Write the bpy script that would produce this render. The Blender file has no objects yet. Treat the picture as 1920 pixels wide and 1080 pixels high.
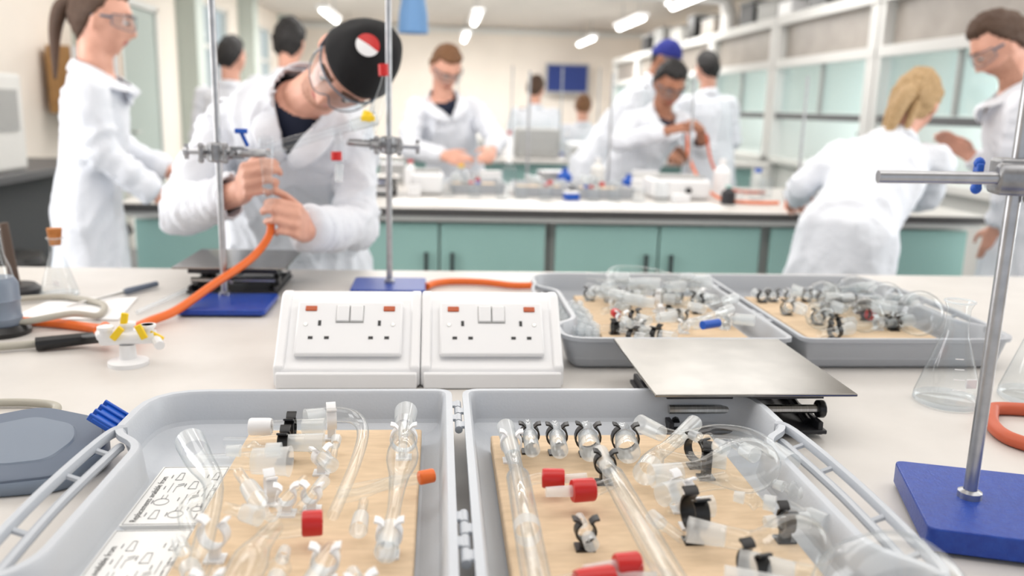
import bpy, bmesh, math, random
from mathutils import Vector as V, Matrix, noise
from math import sin, cos, pi, radians, exp, sqrt
random.seed(4)
sc=bpy.context.scene
sc.view_settings.view_transform='Standard'
A=radians(5.0)
def P(x,y,z=0.0):
    return V((x*cos(A)+y*sin(A), -x*sin(A)+y*cos(A), z))
BZ=0.92
# ------------------------------------------------------------------ materials
def lin(c):
    return tuple(((x/255)/12.92 if x/255<=.04045 else ((x/255+.055)/1.055)**2.4) for x in c)+(1,)
def nmat(name):
    m=bpy.data.materials.new(name); m.use_nodes=True; nt=m.node_tree
    return m,nt,nt.nodes['Principled BSDF']
def mat(name,c,rough=.5,metal=0,var=0,scale=20,bump=0,bscale=60,stretch=(1,1,1),spec=.5,bdist=.01):
    m,nt,b=nmat(name); b.inputs['Roughness'].default_value=rough; b.inputs['Metallic'].default_value=metal
    b.inputs['Base Color'].default_value=lin(c); b.inputs['Specular IOR Level'].default_value=spec
    if var or bump:
        tc=nt.nodes.new('ShaderNodeTexCoord'); mp=nt.nodes.new('ShaderNodeMapping'); mp.inputs['Scale'].default_value=stretch
        nt.links.new(tc.outputs['Object'],mp.inputs[0])
    if var:
        n=nt.nodes.new('ShaderNodeTexNoise'); n.inputs['Scale'].default_value=scale; n.inputs['Detail'].default_value=6
        r=nt.nodes.new('ShaderNodeValToRGB'); r.color_ramp.elements[0].position=.3; r.color_ramp.elements[1].position=.7
        r.color_ramp.elements[0].color=lin([max(0,x-var) for x in c]); r.color_ramp.elements[1].color=lin([min(255,x+var) for x in c])
        nt.links.new(mp.outputs[0],n.inputs['Vector']); nt.links.new(n.outputs['Fac'],r.inputs[0]); nt.links.new(r.outputs[0],b.inputs['Base Color'])
    if bump:
        n2=nt.nodes.new('ShaderNodeTexNoise'); n2.inputs['Scale'].default_value=bscale; n2.inputs['Detail'].default_value=4
        bp=nt.nodes.new('ShaderNodeBump'); bp.inputs['Strength'].default_value=bump; bp.inputs['Distance'].default_value=bdist
        nt.links.new(mp.outputs[0],n2.inputs['Vector']); nt.links.new(n2.outputs['Fac'],bp.inputs['Height']); nt.links.new(bp.outputs[0],b.inputs['Normal'])
    return m
def emat(name,c,s):
    m,nt,b=nmat(name); b.inputs['Base Color'].default_value=lin(c); b.inputs['Emission Color'].default_value=lin(c); b.inputs['Emission Strength'].default_value=s
    return m
def glass(name,tint=(254,255,255),edge=(150,164,172),frost=0.0,refl=.42,edge_white=.34):
    m=bpy.data.materials.new(name); m.use_nodes=True; nt=m.node_tree; nt.nodes.clear()
    out=nt.nodes.new('ShaderNodeOutputMaterial'); tr=nt.nodes.new('ShaderNodeBsdfTransparent'); gl=nt.nodes.new('ShaderNodeBsdfGlossy')
    gl.inputs['Roughness'].default_value=.04; lw=nt.nodes.new('ShaderNodeLayerWeight'); lw.inputs['Blend'].default_value=.4
    r=nt.nodes.new('ShaderNodeValToRGB'); r.color_ramp.elements[0].color=lin(tint); r.color_ramp.elements[1].color=lin(edge)
    r.color_ramp.elements[0].position=.66; r.color_ramp.elements[1].position=.97
    nt.links.new(lw.outputs['Facing'],r.inputs[0]); nt.links.new(r.outputs[0],tr.inputs[0])
    pw=nt.nodes.new('ShaderNodeMath'); pw.operation='POWER'; pw.inputs[1].default_value=3.2; nt.links.new(lw.outputs['Facing'],pw.inputs[0])
    def sc_(k,b):
        ma=nt.nodes.new('ShaderNodeMath'); ma.operation='MULTIPLY_ADD'; ma.inputs[1].default_value=k; ma.inputs[2].default_value=b; nt.links.new(pw.outputs[0],ma.inputs[0]); return ma
    mx=nt.nodes.new('ShaderNodeMixShader'); nt.links.new(sc_(refl,.06).outputs[0],mx.inputs[0]); nt.links.new(tr.outputs[0],mx.inputs[1]); nt.links.new(gl.outputs[0],mx.inputs[2])
    last=mx
    df=nt.nodes.new('ShaderNodeBsdfDiffuse'); df.inputs[0].default_value=lin((246,250,253)); tl=nt.nodes.new('ShaderNodeBsdfTranslucent'); tl.inputs[0].default_value=lin((246,250,253))
    ad=nt.nodes.new('ShaderNodeMixShader'); ad.inputs[0].default_value=.4; nt.links.new(df.outputs[0],ad.inputs[1]); nt.links.new(tl.outputs[0],ad.inputs[2])
    if edge_white or frost:
        m2=nt.nodes.new('ShaderNodeMixShader')
        if frost: m2.inputs[0].default_value=frost
        else: nt.links.new(sc_(edge_white,.0).outputs[0],m2.inputs[0])  # diffuse white at grazing edges paints the bright rims of the glass
        nt.links.new(mx.outputs[0],m2.inputs[1]); nt.links.new(ad.outputs[0],m2.inputs[2]); last=m2
    nt.links.new(last.outputs[0],out.inputs[0]); return m
M={}
M['top']=mat('worktop_laminate',(212,208,203),.36,var=5,scale=9)
M['white']=mat('white_plastic',(238,238,239),.35)
M['offwhite']=mat('offwhite_paint',(226,225,221),.5)
M['frame']=mat('pale_grey_frame',(216,215,212),.5)
M['wall']=mat('wall_paint',(242,232,221),.8,var=3,scale=2)
M['ceil']=mat('ceiling_paint',(230,222,213),.9,var=4,scale=3)
M['floor']=mat('floor_vinyl',(130,132,134),.5,var=8,scale=6)
M['teal']=mat('teal_laminate',(160,200,193),.5,var=3,scale=3)
M['dark']=mat('dark_plastic',(40,40,44),.45)
M['black']=mat('black_plastic',(18,18,20),.35)
M['rim']=mat('worktop_edge',(74,72,72),.4)
M['case']=mat('grey_case_plastic',(178,182,188),.38,bump=.04,bscale=300)
M['caseb']=mat('pale_grey_case_plastic',(192,197,204),.4,bump=.04,bscale=300)
M['board']=mat('tan_fibreboard',(218,192,160),.8,var=8,scale=40,stretch=(1,4,1))
M['card']=mat('printed_card',(244,244,242),.5)
M['ink']=mat('black_ink',(30,30,33),.6)
M['greyink']=mat('grey_ink',(112,112,116),.6)
M['steel']=mat('brushed_steel',(190,190,188),.28,1,var=12,scale=30,stretch=(30,1,1))
M['rod']=mat('steel_rod',(176,177,180),.3,.9,var=10,scale=60)
M['castmetal']=mat('cast_grey_metal',(150,151,154),.4,.85,var=14,scale=80)
M['plate']=mat('scuffed_steel_plate',(146,143,138),.2,1,var=7,scale=22)
M['blue']=mat('blue_enamel',(14,60,156),.32,var=8,scale=120,bump=.15,bscale=400)
M['bluep']=mat('blue_plastic',(16,84,184),.35)
M['red']=mat('red_plastic',(198,30,28),.35)
M['orange']=mat('orange_rubber',(230,108,36),.45)
M['redhose']=mat('red_rubber_hose',(196,92,60),.5)
M['yellow']=mat('yellow_plastic',(244,206,30),.4)
M['neon']=mat('amber_indicator',(186,78,16),.25)
M['greyhose']=mat('grey_rubber',(176,172,160),.55)
M['slate']=mat('slate_grey_plastic',(122,134,150),.4)
M['slated']=mat('dark_slate_plastic',(100,112,130),.45)
M['cork']=mat('cork',(186,120,62),.8,var=20,scale=60)
M['glass']=glass('clear_glass'); M['frost']=glass('ground_glass',frost=.42)
M['glassd']=glass('thick_clear_glass',(250,252,253),(104,120,132),refl=.5,edge_white=.12)
M['pane']=glass('window_glass',(246,251,251),(225,236,236),refl=.15,edge_white=0)
M['lens']=glass('spectacle_lens',(236,241,244),(160,172,182),refl=.6,edge_white=0)
M['paper']=mat('paper',(246,246,246),.7)
M['coat']=mat('white_cotton',(230,233,240),.85,bump=.6,bscale=9,bdist=.03)
M['skin']=mat('skin',(222,166,144),.48,var=10,scale=26,bump=.1,bscale=220)
M['skin2']=mat('tan_skin',(168,114,88),.5,var=8,scale=30)
M['lips']=mat('lips',(190,108,100),.45)
M['stubble']=mat('stubbled_skin',(192,142,120),.6,var=14,scale=160)
M['navy']=mat('navy_cloth',(30,38,60),.8)
M['jeans']=mat('dark_trousers',(48,52,66),.8)
M['shoe']=mat('shoe_leather',(35,32,30),.5)
M['brown']=mat('brown_hair',(84,60,44),.6,var=14,scale=60,stretch=(6,6,1),bump=.6,bscale=90)
M['ginger']=mat('light_brown_hair',(128,88,56),.6,var=18,scale=60,stretch=(6,6,1),bump=.6,bscale=90)
M['blackhair']=mat('black_hair',(28,25,25),.55,var=6,scale=60,bump=.6,bscale=90)
M['blonde']=mat('blonde_hair',(200,164,116),.55,var=34,scale=50,stretch=(8,8,1),bump=.7,bscale=90)
M['wood']=mat('wood',(176,134,84),.6,var=12,scale=12,stretch=(8,1,1))
M['eye']=mat('eye_white',(230,226,222),.2); M['iris']=mat('iris',(60,44,34),.2)
M['bluehat']=mat('blue_knit',(40,48,130),.9,bump=.3,bscale=90)
M['noticeb']=mat('blue_notice_felt',(44,60,120),.9)
M['duct']=mat('pale_duct_metal',(230,228,226),.4,.1)
M['grey']=mat('mid_grey_paint',(168,168,166),.5)
M['charcoal']=mat('charcoal_paint',(92,92,94),.5)
M['hoodpanel']=mat('taupe_panel',(156,148,140),.35,var=8,scale=5)
M['tubelamp']=emat('lamp_tube',(255,253,246),9)
M['daylight']=emat('emissive_daylight_panel',(228,244,245),1.7)  # emission stands in for daylight seen through the cupboards
M['screen']=mat('dark_screen',(50,56,66),.2)
M['bubble']=glass('bubble_film',frost=.3)
M['smoke']=mat('smoke_grey_frame',(110,118,130),.2)
def capmat():
    m,nt,b=nmat('black_patterned_fabric'); b.inputs['Roughness'].default_value=.9
    tc=nt.nodes.new('ShaderNodeTexCoord'); v=nt.nodes.new('ShaderNodeTexVoronoi'); v.inputs['Scale'].default_value=24
    r=nt.nodes.new('ShaderNodeValToRGB'); r.color_ramp.interpolation='CONSTANT'; e=r.color_ramp.elements
    e[0].color=lin((16,16,19)); e[0].position=0; e[1].color=lin((40,62,66)); e[1].position=.80
    for p,c in ((.84,(16,16,19)),(.88,(112,88,50)),(.91,(16,16,19)),(.95,(60,66,100))):
        x=e.new(p); x.color=lin(c)
    nt.links.new(tc.outputs['Object'],v.inputs['Vector']); nt.links.new(v.outputs['Color'],r.inputs[0]); nt.links.new(r.outputs[0],b.inputs['Base Color']); return m
M['cap']=capmat()
# ------------------------------------------------------------------ geometry
class G:
    def __init__(s): s.v=[];s.f=[];s.m=[]
    def add(s,vs,fs,m=0):
        o=len(s.v); s.v+= [V(x) for x in vs]; s.f+=[tuple(i+o for i in f) for f in fs]; s.m+=[m]*len(fs); return s
    def box(s,c,d,m=0,R=None):
        c=V(c); vs=[]
        for z in(-.5,.5):
            for x,y in((-.5,-.5),(.5,-.5),(.5,.5),(-.5,.5)):
                p=V((x*d[0],y*d[1],z*d[2])); vs.append(c+(R@p if R else p))
        return s.add(vs,[(3,2,1,0),(4,5,6,7),(0,1,5,4),(1,2,6,5),(2,3,7,6),(3,0,4,7)],m)
    def rings(s,rs,m=0,cap=True,close=False):
        n=len(rs[0]); vs=[p for r in rs for p in r]; fs=[]
        k=len(rs)
        for i in range(k if close else k-1):
            a=i*n;b=((i+1)%k)*n
            for j in range(n):
                j2=(j+1)%n; fs.append((a+j,a+j2,b+j2,b+j))
        if cap and not close: fs.append(tuple(range(n-1,-1,-1))); fs.append(tuple(range((k-1)*n,k*n)))
        return s.add(vs,fs,m)
    def sweep(s,pts,rad,n=12,m=0,cap=True,flat=1.0,side=None):
        pts=[V(p) for p in pts]; k=len(pts)
        if not isinstance(rad,(list,tuple)): rad=[rad]*k
        T=[]
        for i in range(k):
            t=(pts[min(i+1,k-1)]-pts[max(i-1,0)])
            T.append(t.normalized() if t.length>1e-9 else V((0,0,1)))
        u=V(side) if side is not None else (V((0,0,1)) if abs(T[0].z)<.9 else V((1,0,0)))
        rs=[]
        for i in range(k):
            u=(u-T[i]*u.dot(T[i])); u=u.normalized() if u.length>1e-6 else T[i].orthogonal().normalized()
            w=T[i].cross(u)
            rs.append([pts[i]+u*(rad[i]*cos(2*pi*j/n))+w*(rad[i]*flat*sin(2*pi*j/n)) for j in range(n)])
        return s.rings(rs,m,cap)
    def caps(s,p1,p2,r1,r2,n=14,m=0):
        p1=V(p1);p2=V(p2); d=(p2-p1); d=d.normalized() if d.length>1e-6 else V((0,0,1))
        pts=[];rr=[]
        for a in(85,60,30,0): pts.append(p1-d*r1*sin(radians(a))); rr.append(r1*cos(radians(a)))
        for a in(0,30,60,85): pts.append(p2+d*r2*sin(radians(a))); rr.append(r2*cos(radians(a)))
        u=d.orthogonal().normalized(); w=d.cross(u)
        return s.rings([[p+u*(q*cos(2*pi*j/n))+w*(q*sin(2*pi*j/n)) for j in range(n)] for p,q in zip(pts,rr)],m)
    def lathe(s,prof,c=(0,0,0),n=24,m=0,R=None,cap=False):
        c=V(c); rs=[]
        for r,z in prof:
            rs.append([c+((R@V((r*cos(2*pi*j/n),r*sin(2*pi*j/n),z))) if R else V((r*cos(2*pi*j/n),r*sin(2*pi*j/n),z))) for j in range(n)])
        return s.rings(rs,m,cap)
    def sph(s,c,r,n=16,m=0,sc_=(1,1,1)):
        prof=[(max(r*cos(a),1e-4),r*sin(a)) for a in [(-pi/2)+pi*i/(n//2) for i in range(n//2+1)]]
        o=len(s.v); s.lathe(prof,(0,0,0),n,m,cap=True)
        for i in range(o,len(s.v)): p=s.v[i]; s.v[i]=V((p.x*sc_[0],p.y*sc_[1],p.z*sc_[2]))+V(c)
        return s
    def prism(s,poly,z0,z1,m=0):
        return s.rings([[V((x,y,z0)) for x,y in poly],[V((x,y,z1)) for x,y in poly]],m)
    def xf(s,Mx,o=0):
        for i in range(o,len(s.v)): s.v[i]=Mx@s.v[i]
        return s
def sm(pts,k=6):
    pts=[V(p) for p in pts]; out=[]
    for i in range(len(pts)-1):
        p0=pts[max(i-1,0)];p1=pts[i];p2=pts[i+1];p3=pts[min(i+2,len(pts)-1)]
        for j in range(k):
            t=j/k; out.append(.5*((2*p1)+(p2-p0)*t+(2*p0-5*p1+4*p2-p3)*t*t+(3*p1-p0-3*p2+p3)*t**3))
    out.append(pts[-1]); return out
ORG={}
def finish(o,label,cat,group,kind):
    if label:o['label']=label
    if cat:o['category']=cat
    if group:o['group']=group
    if kind:o['kind']=kind
def mesh_obj(name,me,mats,par=None,label=None,cat=None,group=None,kind=None,smooth=True,bev=0,base=None,thick=0,sharp=35):
    o=bpy.data.objects.new(name,me); sc.collection.objects.link(o)
    for m in (mats if isinstance(mats,(list,tuple)) else [mats]): me.materials.append(m)
    if par is not None:
        b=ORG[par.name]; o.parent=par
    else:
        vs=[v.co for v in me.vertices]
        b=V(base) if base is not None else V(((min(v.x for v in vs)+max(v.x for v in vs))/2,(min(v.y for v in vs)+max(v.y for v in vs))/2,min(v.z for v in vs)))
        o.location=b
    ORG[o.name]=b.copy()
    me.transform(Matrix.Translation(-b))
    if smooth:
        for p in me.polygons: p.use_smooth=True
        me.set_sharp_from_angle(angle=radians(sharp))
    if bev:
        md=o.modifiers.new('bevel','BEVEL'); md.width=bev; md.segments=2; md.limit_method='ANGLE'
    if thick:
        md=o.modifiers.new('solid','SOLIDIFY'); md.thickness=thick; md.offset=0
    finish(o,label,cat,group,kind); return o
def part(name,g,mats,par=None,fix=False,**k):
    me=bpy.data.meshes.new(name); me.from_pydata(g.v,[],g.f); me.update()
    for p,mi in zip(me.polygons,g.m): p.material_index=mi
    if fix:
        bm=bmesh.new(); bm.from_mesh(me); bmesh.ops.recalc_face_normals(bm,faces=bm.faces); bm.to_mesh(me); bm.free()
    return mesh_obj(name,me,mats,par,**k)
def thing(name,label,cat,loc,rz=0,group=None,world=False):
    o=bpy.data.objects.new(name,None); sc.collection.objects.link(o); o.empty_display_size=.05
    o.location=V(loc); o.rotation_euler=(0,0,rz)
    ORG[o.name]=V(loc) if world else V((0,0,0))
    finish(o,label,cat,group,None); return o
def frame(o,x,y,z):
    m=Matrix.Identity(4)
    for i in range(3): m[i][0]=x[i];m[i][1]=y[i];m[i][2]=z[i];m[i][3]=o[i]
    return m
# ------------------------------------------------------------------ camera, world
cam=bpy.data.cameras.new('camera'); co=bpy.data.objects.new('camera',cam); sc.collection.objects.link(co); sc.camera=co
cam.lens=30; cam.sensor_width=36; cam.clip_start=.05
Mc=Matrix.Rotation(-A,4,'Z')@Matrix.Rotation(radians(78),4,'X')@Matrix.Rotation(radians(1.5),4,'Z'); Mc.translation=V((0,0,1.3)); co.matrix_world=Mc
cam.dof.use_dof=True; cam.dof.focus_distance=.93; cam.dof.aperture_fstop=3.5
w=bpy.data.worlds.new('world'); sc.world=w; w.use_nodes=True
w.node_tree.nodes['Background'].inputs[0].default_value=lin((244,248,255)); w.node_tree.nodes['Background'].inputs[1].default_value=.84
# ------------------------------------------------------------------ room shell
CH=2.7
def struct(name,g,m,**k): return part(name,g,m,kind='structure',smooth=False,**k)
struct('floor',G().box((.5,7,-.05),(7,19,.1)),M['floor'])
struct('ceiling',G().box((.5,7.2,CH+.05),(7,18,.1)),M['ceil'])
struct('wall_back',G().box((.5,16.05,CH/2),(6.6,.1,CH)),M['wall'])
g=G(); 
for y0,y1 in((-2,10.2),(11.6,13),(14.4,16)): g.box((-2.75,(y0+y1)/2,CH/2),(.1,y1-y0,CH))
for y0,y1 in((10.2,11.6),(13,14.4)):
    g.box((-2.75,(y0+y1)/2,.5),(.1,1.4,1.0)); g.box((-2.75,(y0+y1)/2,2.55),(.1,1.4,.3))
struct('wall_left',g,M['wall'])
for i,y in enumerate((10.9,13.7)):
    o=thing('window_%d'%(i+1),None,None,(-2.75,y,1.0)); o['kind']='structure'
    g=G()
    for yy in(-.68,0,.68): g.box((0,yy,.7),(.07,.05,1.4))
    for zz in(.02,.9,1.38): g.box((0,0,zz),(.07,1.4,.05))
    part('window_frame',g,M['offwhite'],o,smooth=False)
    part('window_pane',G().box((0,0,.7),(.01,1.36,1.36)),M['pane'],o,smooth=False)
struct('wall_right',G().box((3.9,7,CH/2),(.1,18,CH)),M['wall'])
g=G()
for y in (6.9,9.5,12.3,15.2): g.box((-2.6,y,CH/2),(.2,.3,CH))
struct('trim_1',g,mat('column_paint',(196,204,197),.6))
struct('trim_2',G().box((.5,15.97,2.62),(6.4,.06,.1)),M['offwhite'])
o=thing('door_1',None,None,(-2.69,8.1,0)); o['kind']='structure'
part('door_panel',G().box((0,0,1.03),(.04,.9,2.06)),mat('grey_green_door',(176,188,182),.5),o,smooth=False)
part('door_frame',G().box((.01,-.48,1.05),(.06,.06,2.1)).box((.01,.48,1.05),(.06,.06,2.1)).box((.01,0,2.1),(.06,1.02,.06)),M['offwhite'],o,smooth=False)
part('door_handle',G().sweep([(.03,-.36,1.0),(.07,-.36,1.0),(.07,-.25,1.0)],.01,8),M['steel'],o)
# ------------------------------------------------------------------ lamps
def fixture(x,y):
    o=thing('ceiling_lamp','white linear ceiling lamp with a glowing tube, hung from the ceiling','lamp',(x,y,2.4),group='linear ceiling lamps')
    part('lamp_housing',G().box((0,0,.03),(.14,1.5,.05)),M['white'],o,bev=.01)
    part('lamp_tube',G().sweep([(0,-.7,0),(0,.7,0)],.035,10),M['tubelamp'],o)
    for yy in(-.5,.5): part('hanger_rod',G().sweep([(0,yy,.05),(0,yy,CH-2.4)],.006,6),M['grey'],o)
for x,y in((-1.45,11.8),(.45,11.5),(.4,14.7),(2.45,11.4),(2.42,14.7),(2.5,8.8),(-1.45,14.8)): fixture(x,y)
def area(x,y,z,sx,sy,p,rot=(0,0,0),c=(1,.985,.965)):
    l=bpy.data.lights.new('area_light','AREA'); l.shape='RECTANGLE'; l.size=sx; l.size_y=sy; l.energy=p; l.color=c
    o=bpy.data.objects.new('area_light',l); sc.collection.objects.link(o); o.location=(x,y,z); o.rotation_euler=rot
for y,p in((.8,32),(3.4,46),(6.0,82)): area(.5,y,CH-.03,4.6,1.2,p)
for y,p in((9.6,155),(12.9,205)): area(.5,y,CH-.02,4,.5,p)
area(-2.6,2.2,1.8,2.4,1.4,52,(0,radians(-90),0),(.96,.98,1))
area(3.3,1.9,1.8,2.0,1.4,38,(0,radians(90),0),(.93,.98,1))
# ------------------------------------------------------------------ fume cupboards
def hood(y0,wid,i):
    o=thing('fume_cupboard','white fume cupboard with taupe panels and glass sash','fume cupboard',(2.95,y0,0),group='row of fume cupboards')
    L=wid
    g=G().box((.0,.06,1.05),(.1,.12,2.1)).box((0,L-.03,1.05),(.1,.06,2.1)).box((0,L/2,2.08),(.12,L,.08)).box((0,L/2,1.72),(.11,L,.07)).box((.42,L/2,2.1),(.84,L,.03))
    part('frame',g,M['frame'],o,smooth=False)
    part('upper_panel',G().box((.03,L/2,1.9),(.03,L-.15,.3)),M['hoodpanel'],o,smooth=False)
    s=part('sash',G().box((.02,L/2,1.5),(.012,L-.16,.36)),M['pane'],o,smooth=False)
    part('sash_bar',G().box((0,L/2,1.28),(.05,L-.1,.05)),M['charcoal'],s,bev=.008)
    part('sash_divider',G().box((0,L/2,1.5),(.03,.03,.38)),M['grey'],s,smooth=False)
    part('worktop',G().box((.4,L/2,.9),(.9,L-.02,.05)),M['offwhite'],o,bev=.005)
    part('glowing_back_panel',G().box((.82,L/2,1.4),(.02,L-.04,.9)),M['daylight'],o,smooth=False)  # back panel glows by itself in place of daylight, solid wall behind
    for yy in(.02,L-.02): part('side_wall',G().box((.42,yy,1.5),(.8,.03,1.15)),M['offwhite'],o,smooth=False)
    part('base_cabinet',G().box((.42,L/2,.44),(.78,L-.04,.86)),M['offwhite'],o,bev=.004)
    for k in range(3): part('service_tap',G().sweep([(.6,.4+.45*k,.925),(.6,.4+.45*k,1.12),(.53,.4+.45*k,1.15)],.015,8),M['grey'] if k%2 else M['dark'],o)
for i in range(6): hood(3.9+1.8*i,1.78,i)
for y,x,w_,h,c in((6.3,3.2,.5,.16,'dark'),(7.0,3.2,.35,.24,'black'),(7.55,3.15,.3,.14,'white'),(8.1,3.2,.5,.18,'grey'),(8.8,3.25,.4,.26,'dark'),(9.95,3.2,.45,.2,'hoodpanel'),(10.6,3.2,.3,.3,'black'),(11.3,3.2,.5,.22,'offwhite'),(4.9,3.25,.4,.14,'dark'),(5.5,3.2,.35,.2,'offwhite'),(12.2,3.2,.5,.28,'grey'),(13.0,3.2,.4,.24,'dark')):
    o=thing('storage_box','lidded storage box on top of a fume cupboard','box',(x,y,2.119),group='boxes above the fume cupboards')
    part('box_body',G().box((0,0,h/2),(.35,w_,h)),M[c],o,bev=.01)
    part('box_lid',G().box((0,0,h+.01),(.37,w_+.02,.025)),M['grey'],o,bev=.005)
g=G().sweep([(3.1,9.4,2.119),(3.1,9.4,2.35),(3.0,9.3,2.5),(2.6,9.3,2.52),(-.5,9.3,2.52)],.09,16)
part('ventilation_duct',g,M['duct'],label='pale round ventilation duct running under the ceiling',cat='duct')
part('ventilation_duct',G().sweep([(1.3,5.8,2.6),(1.9,6.4,2.6),(2.1,8.9,2.6)],.06,14),M['duct'],label='second slim white ventilation duct under the ceiling',cat='duct')
o=thing('extractor_arm','blue flexible extraction nozzle hanging from the ceiling','extractor',P(-.594,5,1.69))
part('nozzle',G().lathe([(.085,0),(.08,.1),(.06,.22),(.055,.25)],n=20),mat('blue_extractor',(104,148,196),.5),o)
part('arm_tube',G().sweep([(0,0,.25),(0,0,CH-1.69)],.045,14),M['duct'],o)
o=thing('notice_board','blue felt notice board mounted on the end wall','notice board',P(.897,15.87,1.57))
part('board_panel',G().box((0,0,.25),(.74,.03,.5)),M['noticeb'],o,smooth=False)
part('board_frame',G().box((0,-.005,0),(.78,.04,.03)).box((0,-.005,.5),(.78,.04,.03)).box((-.38,-.005,.25),(.03,.04,.5)).box((.38,-.005,.25),(.03,.04,.5)),M['grey'],o,smooth=False)
# ------------------------------------------------------------------ side bench on the left
o=thing('side_bench','grey laboratory side bench with dark edge against the wall','bench',(-2.36,4.35,0))
part('worktop',G().box((0,0,.9),(.66,2.3,.04)),M['charcoal'],o,bev=.004)
part('cabinet',G().box((-.05,0,.44),(.5,2.2,.86)),mat('painted_shade_grey',(74,76,78),.6),o,smooth=False)  # cabinet colour darkened to carry the shade below the worktop
o=thing('instrument','pale grey boxy laboratory instrument standing on the side bench','instrument',(-2.36,4.35,BZ))
part('instrument_case',G().box((0,0,.24),(.5,.55,.48)),M['offwhite'],o,bev=.02)
part('instrument_panel',G().box((.252,0,.3),(.01,.4,.2)),M['grey'],o,smooth=False)
o=thing('wall_cupboard','tan wooden cupboard fixed to the wall','cupboard',(-2.5,6.45,1.2))
part('cupboard_body',G().box((0,0,.2),(.3,.55,.45)),M['wood'],o,bev=.004)
part('cupboard_door',G().box((.155,0,.2),(.012,.5,.4)),M['wood'],o,bev=.003)
o=thing('wall_sign','white wall sign with a green panel','sign',(-2.3,6.1,1.12))
part('sign_panel',G().box((0,0,.25),(.3,.02,.5)),M['white'],o,smooth=False); part('sign_patch',G().box((0.04,-.012,.38),(.1,.004,.12)),mat('green_ink',(40,150,80),.6),o,smooth=False)
def stool(x,y):
    o=thing('stool','dark laboratory stool with metal legs on the floor','stool',(x,y,0))
    part('seat',G().lathe([(.001,.6),(.16,.6),(.175,.62),(.16,.65),(.001,.65)],n=24),M['black'],o)
    for a in range(4):
        aa=pi/4+a*pi/2; part('leg',G().sweep([(.1*cos(aa),.1*sin(aa),.6),(.2*cos(aa),.2*sin(aa),0)],.013,8),M['dark'],o)
    part('foot_ring',G().sweep([(.165*cos(t*pi/8),.165*sin(t*pi/8),.25) for t in range(17)],.009,6),M['dark'],o)
stool(-1.80,3.6); stool(-1.75,4.5)
# ------------------------------------------------------------------ benches
def bench_unit(x0,x1,yf,depth,doors=2,grp='teal bench cupboards'):
    o=thing('bench_cabinet','teal-fronted laboratory base cabinet under the worktop','cabinet',((x0+x1)/2,yf+depth/2,0),group=grp)
    W=x1-x0
    part('body',G().box((0,.02,.47),(W-.004,depth-.04,.8)).box((0,.04,.035),(W-.01,depth-.12,.07)),M['offwhite'],o,smooth=False)
    dw=(W-.03)/doors
    for i in range(doors):
        cx=-W/2+.015+dw*(i+.5)
        d=part('door',G().box((cx,-depth/2-.012,.475),(dw-.008,.02,.76)),M['teal'],o,bev=.003)
        hx=cx+(dw/2-.05)*(1 if i%2==0 else -1)
        part('handle',G().box((hx,-depth/2-.036,.66),(.014,.01,.17)).box((hx,-depth/2-.028,.735),(.012,.02,.012)).box((hx,-depth/2-.028,.585),(.012,.02,.012)),M['dark'],d,bev=.002)
X2=[-1.15,-.43,.43,1.29,2.15]
for a,b in zip(X2,X2[1:]): bench_unit(a+.002,b-.002,3.28,.95)
o=thing('laboratory_bench','pale laboratory worktop with a dark edge on a white rail','bench',(.5,3.76,0))
part('worktop',G().box((0,0,.907),(3.36,1.12,.026)),M['top'],o,bev=.003)
part('worktop_edge',G().box((0,-.562,.905),(3.36,.006,.028)),M['rim'],o,smooth=False)
part('apron_rail',G().box((0,-.52,.881),(3.3,.05,.02)),M['offwhite'],o,smooth=False)
o=thing('laboratory_bench','long pale laboratory worktop further down the room','bench',(.6,6.9,0))
part('worktop',G().box((0,0,.905),(3.8,1.1,.03)),M['top'],o,bev=.003)
part('cabinet',G().box((0,0,.45),(3.6,.9,.87)),M['teal'],o,smooth=False)
o=thing('laboratory_bench','wide off-white laboratory worktop holding the glassware cases','bench',(.2,.885,0))
part('worktop',G().box((0,0,.905),(4.2,2.17,.03)),M['top'],o,bev=.004)
part('cabinet',G().box((0,0,.45),(4.0,1.9,.87)),M['offwhite'],o,smooth=False)
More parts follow.
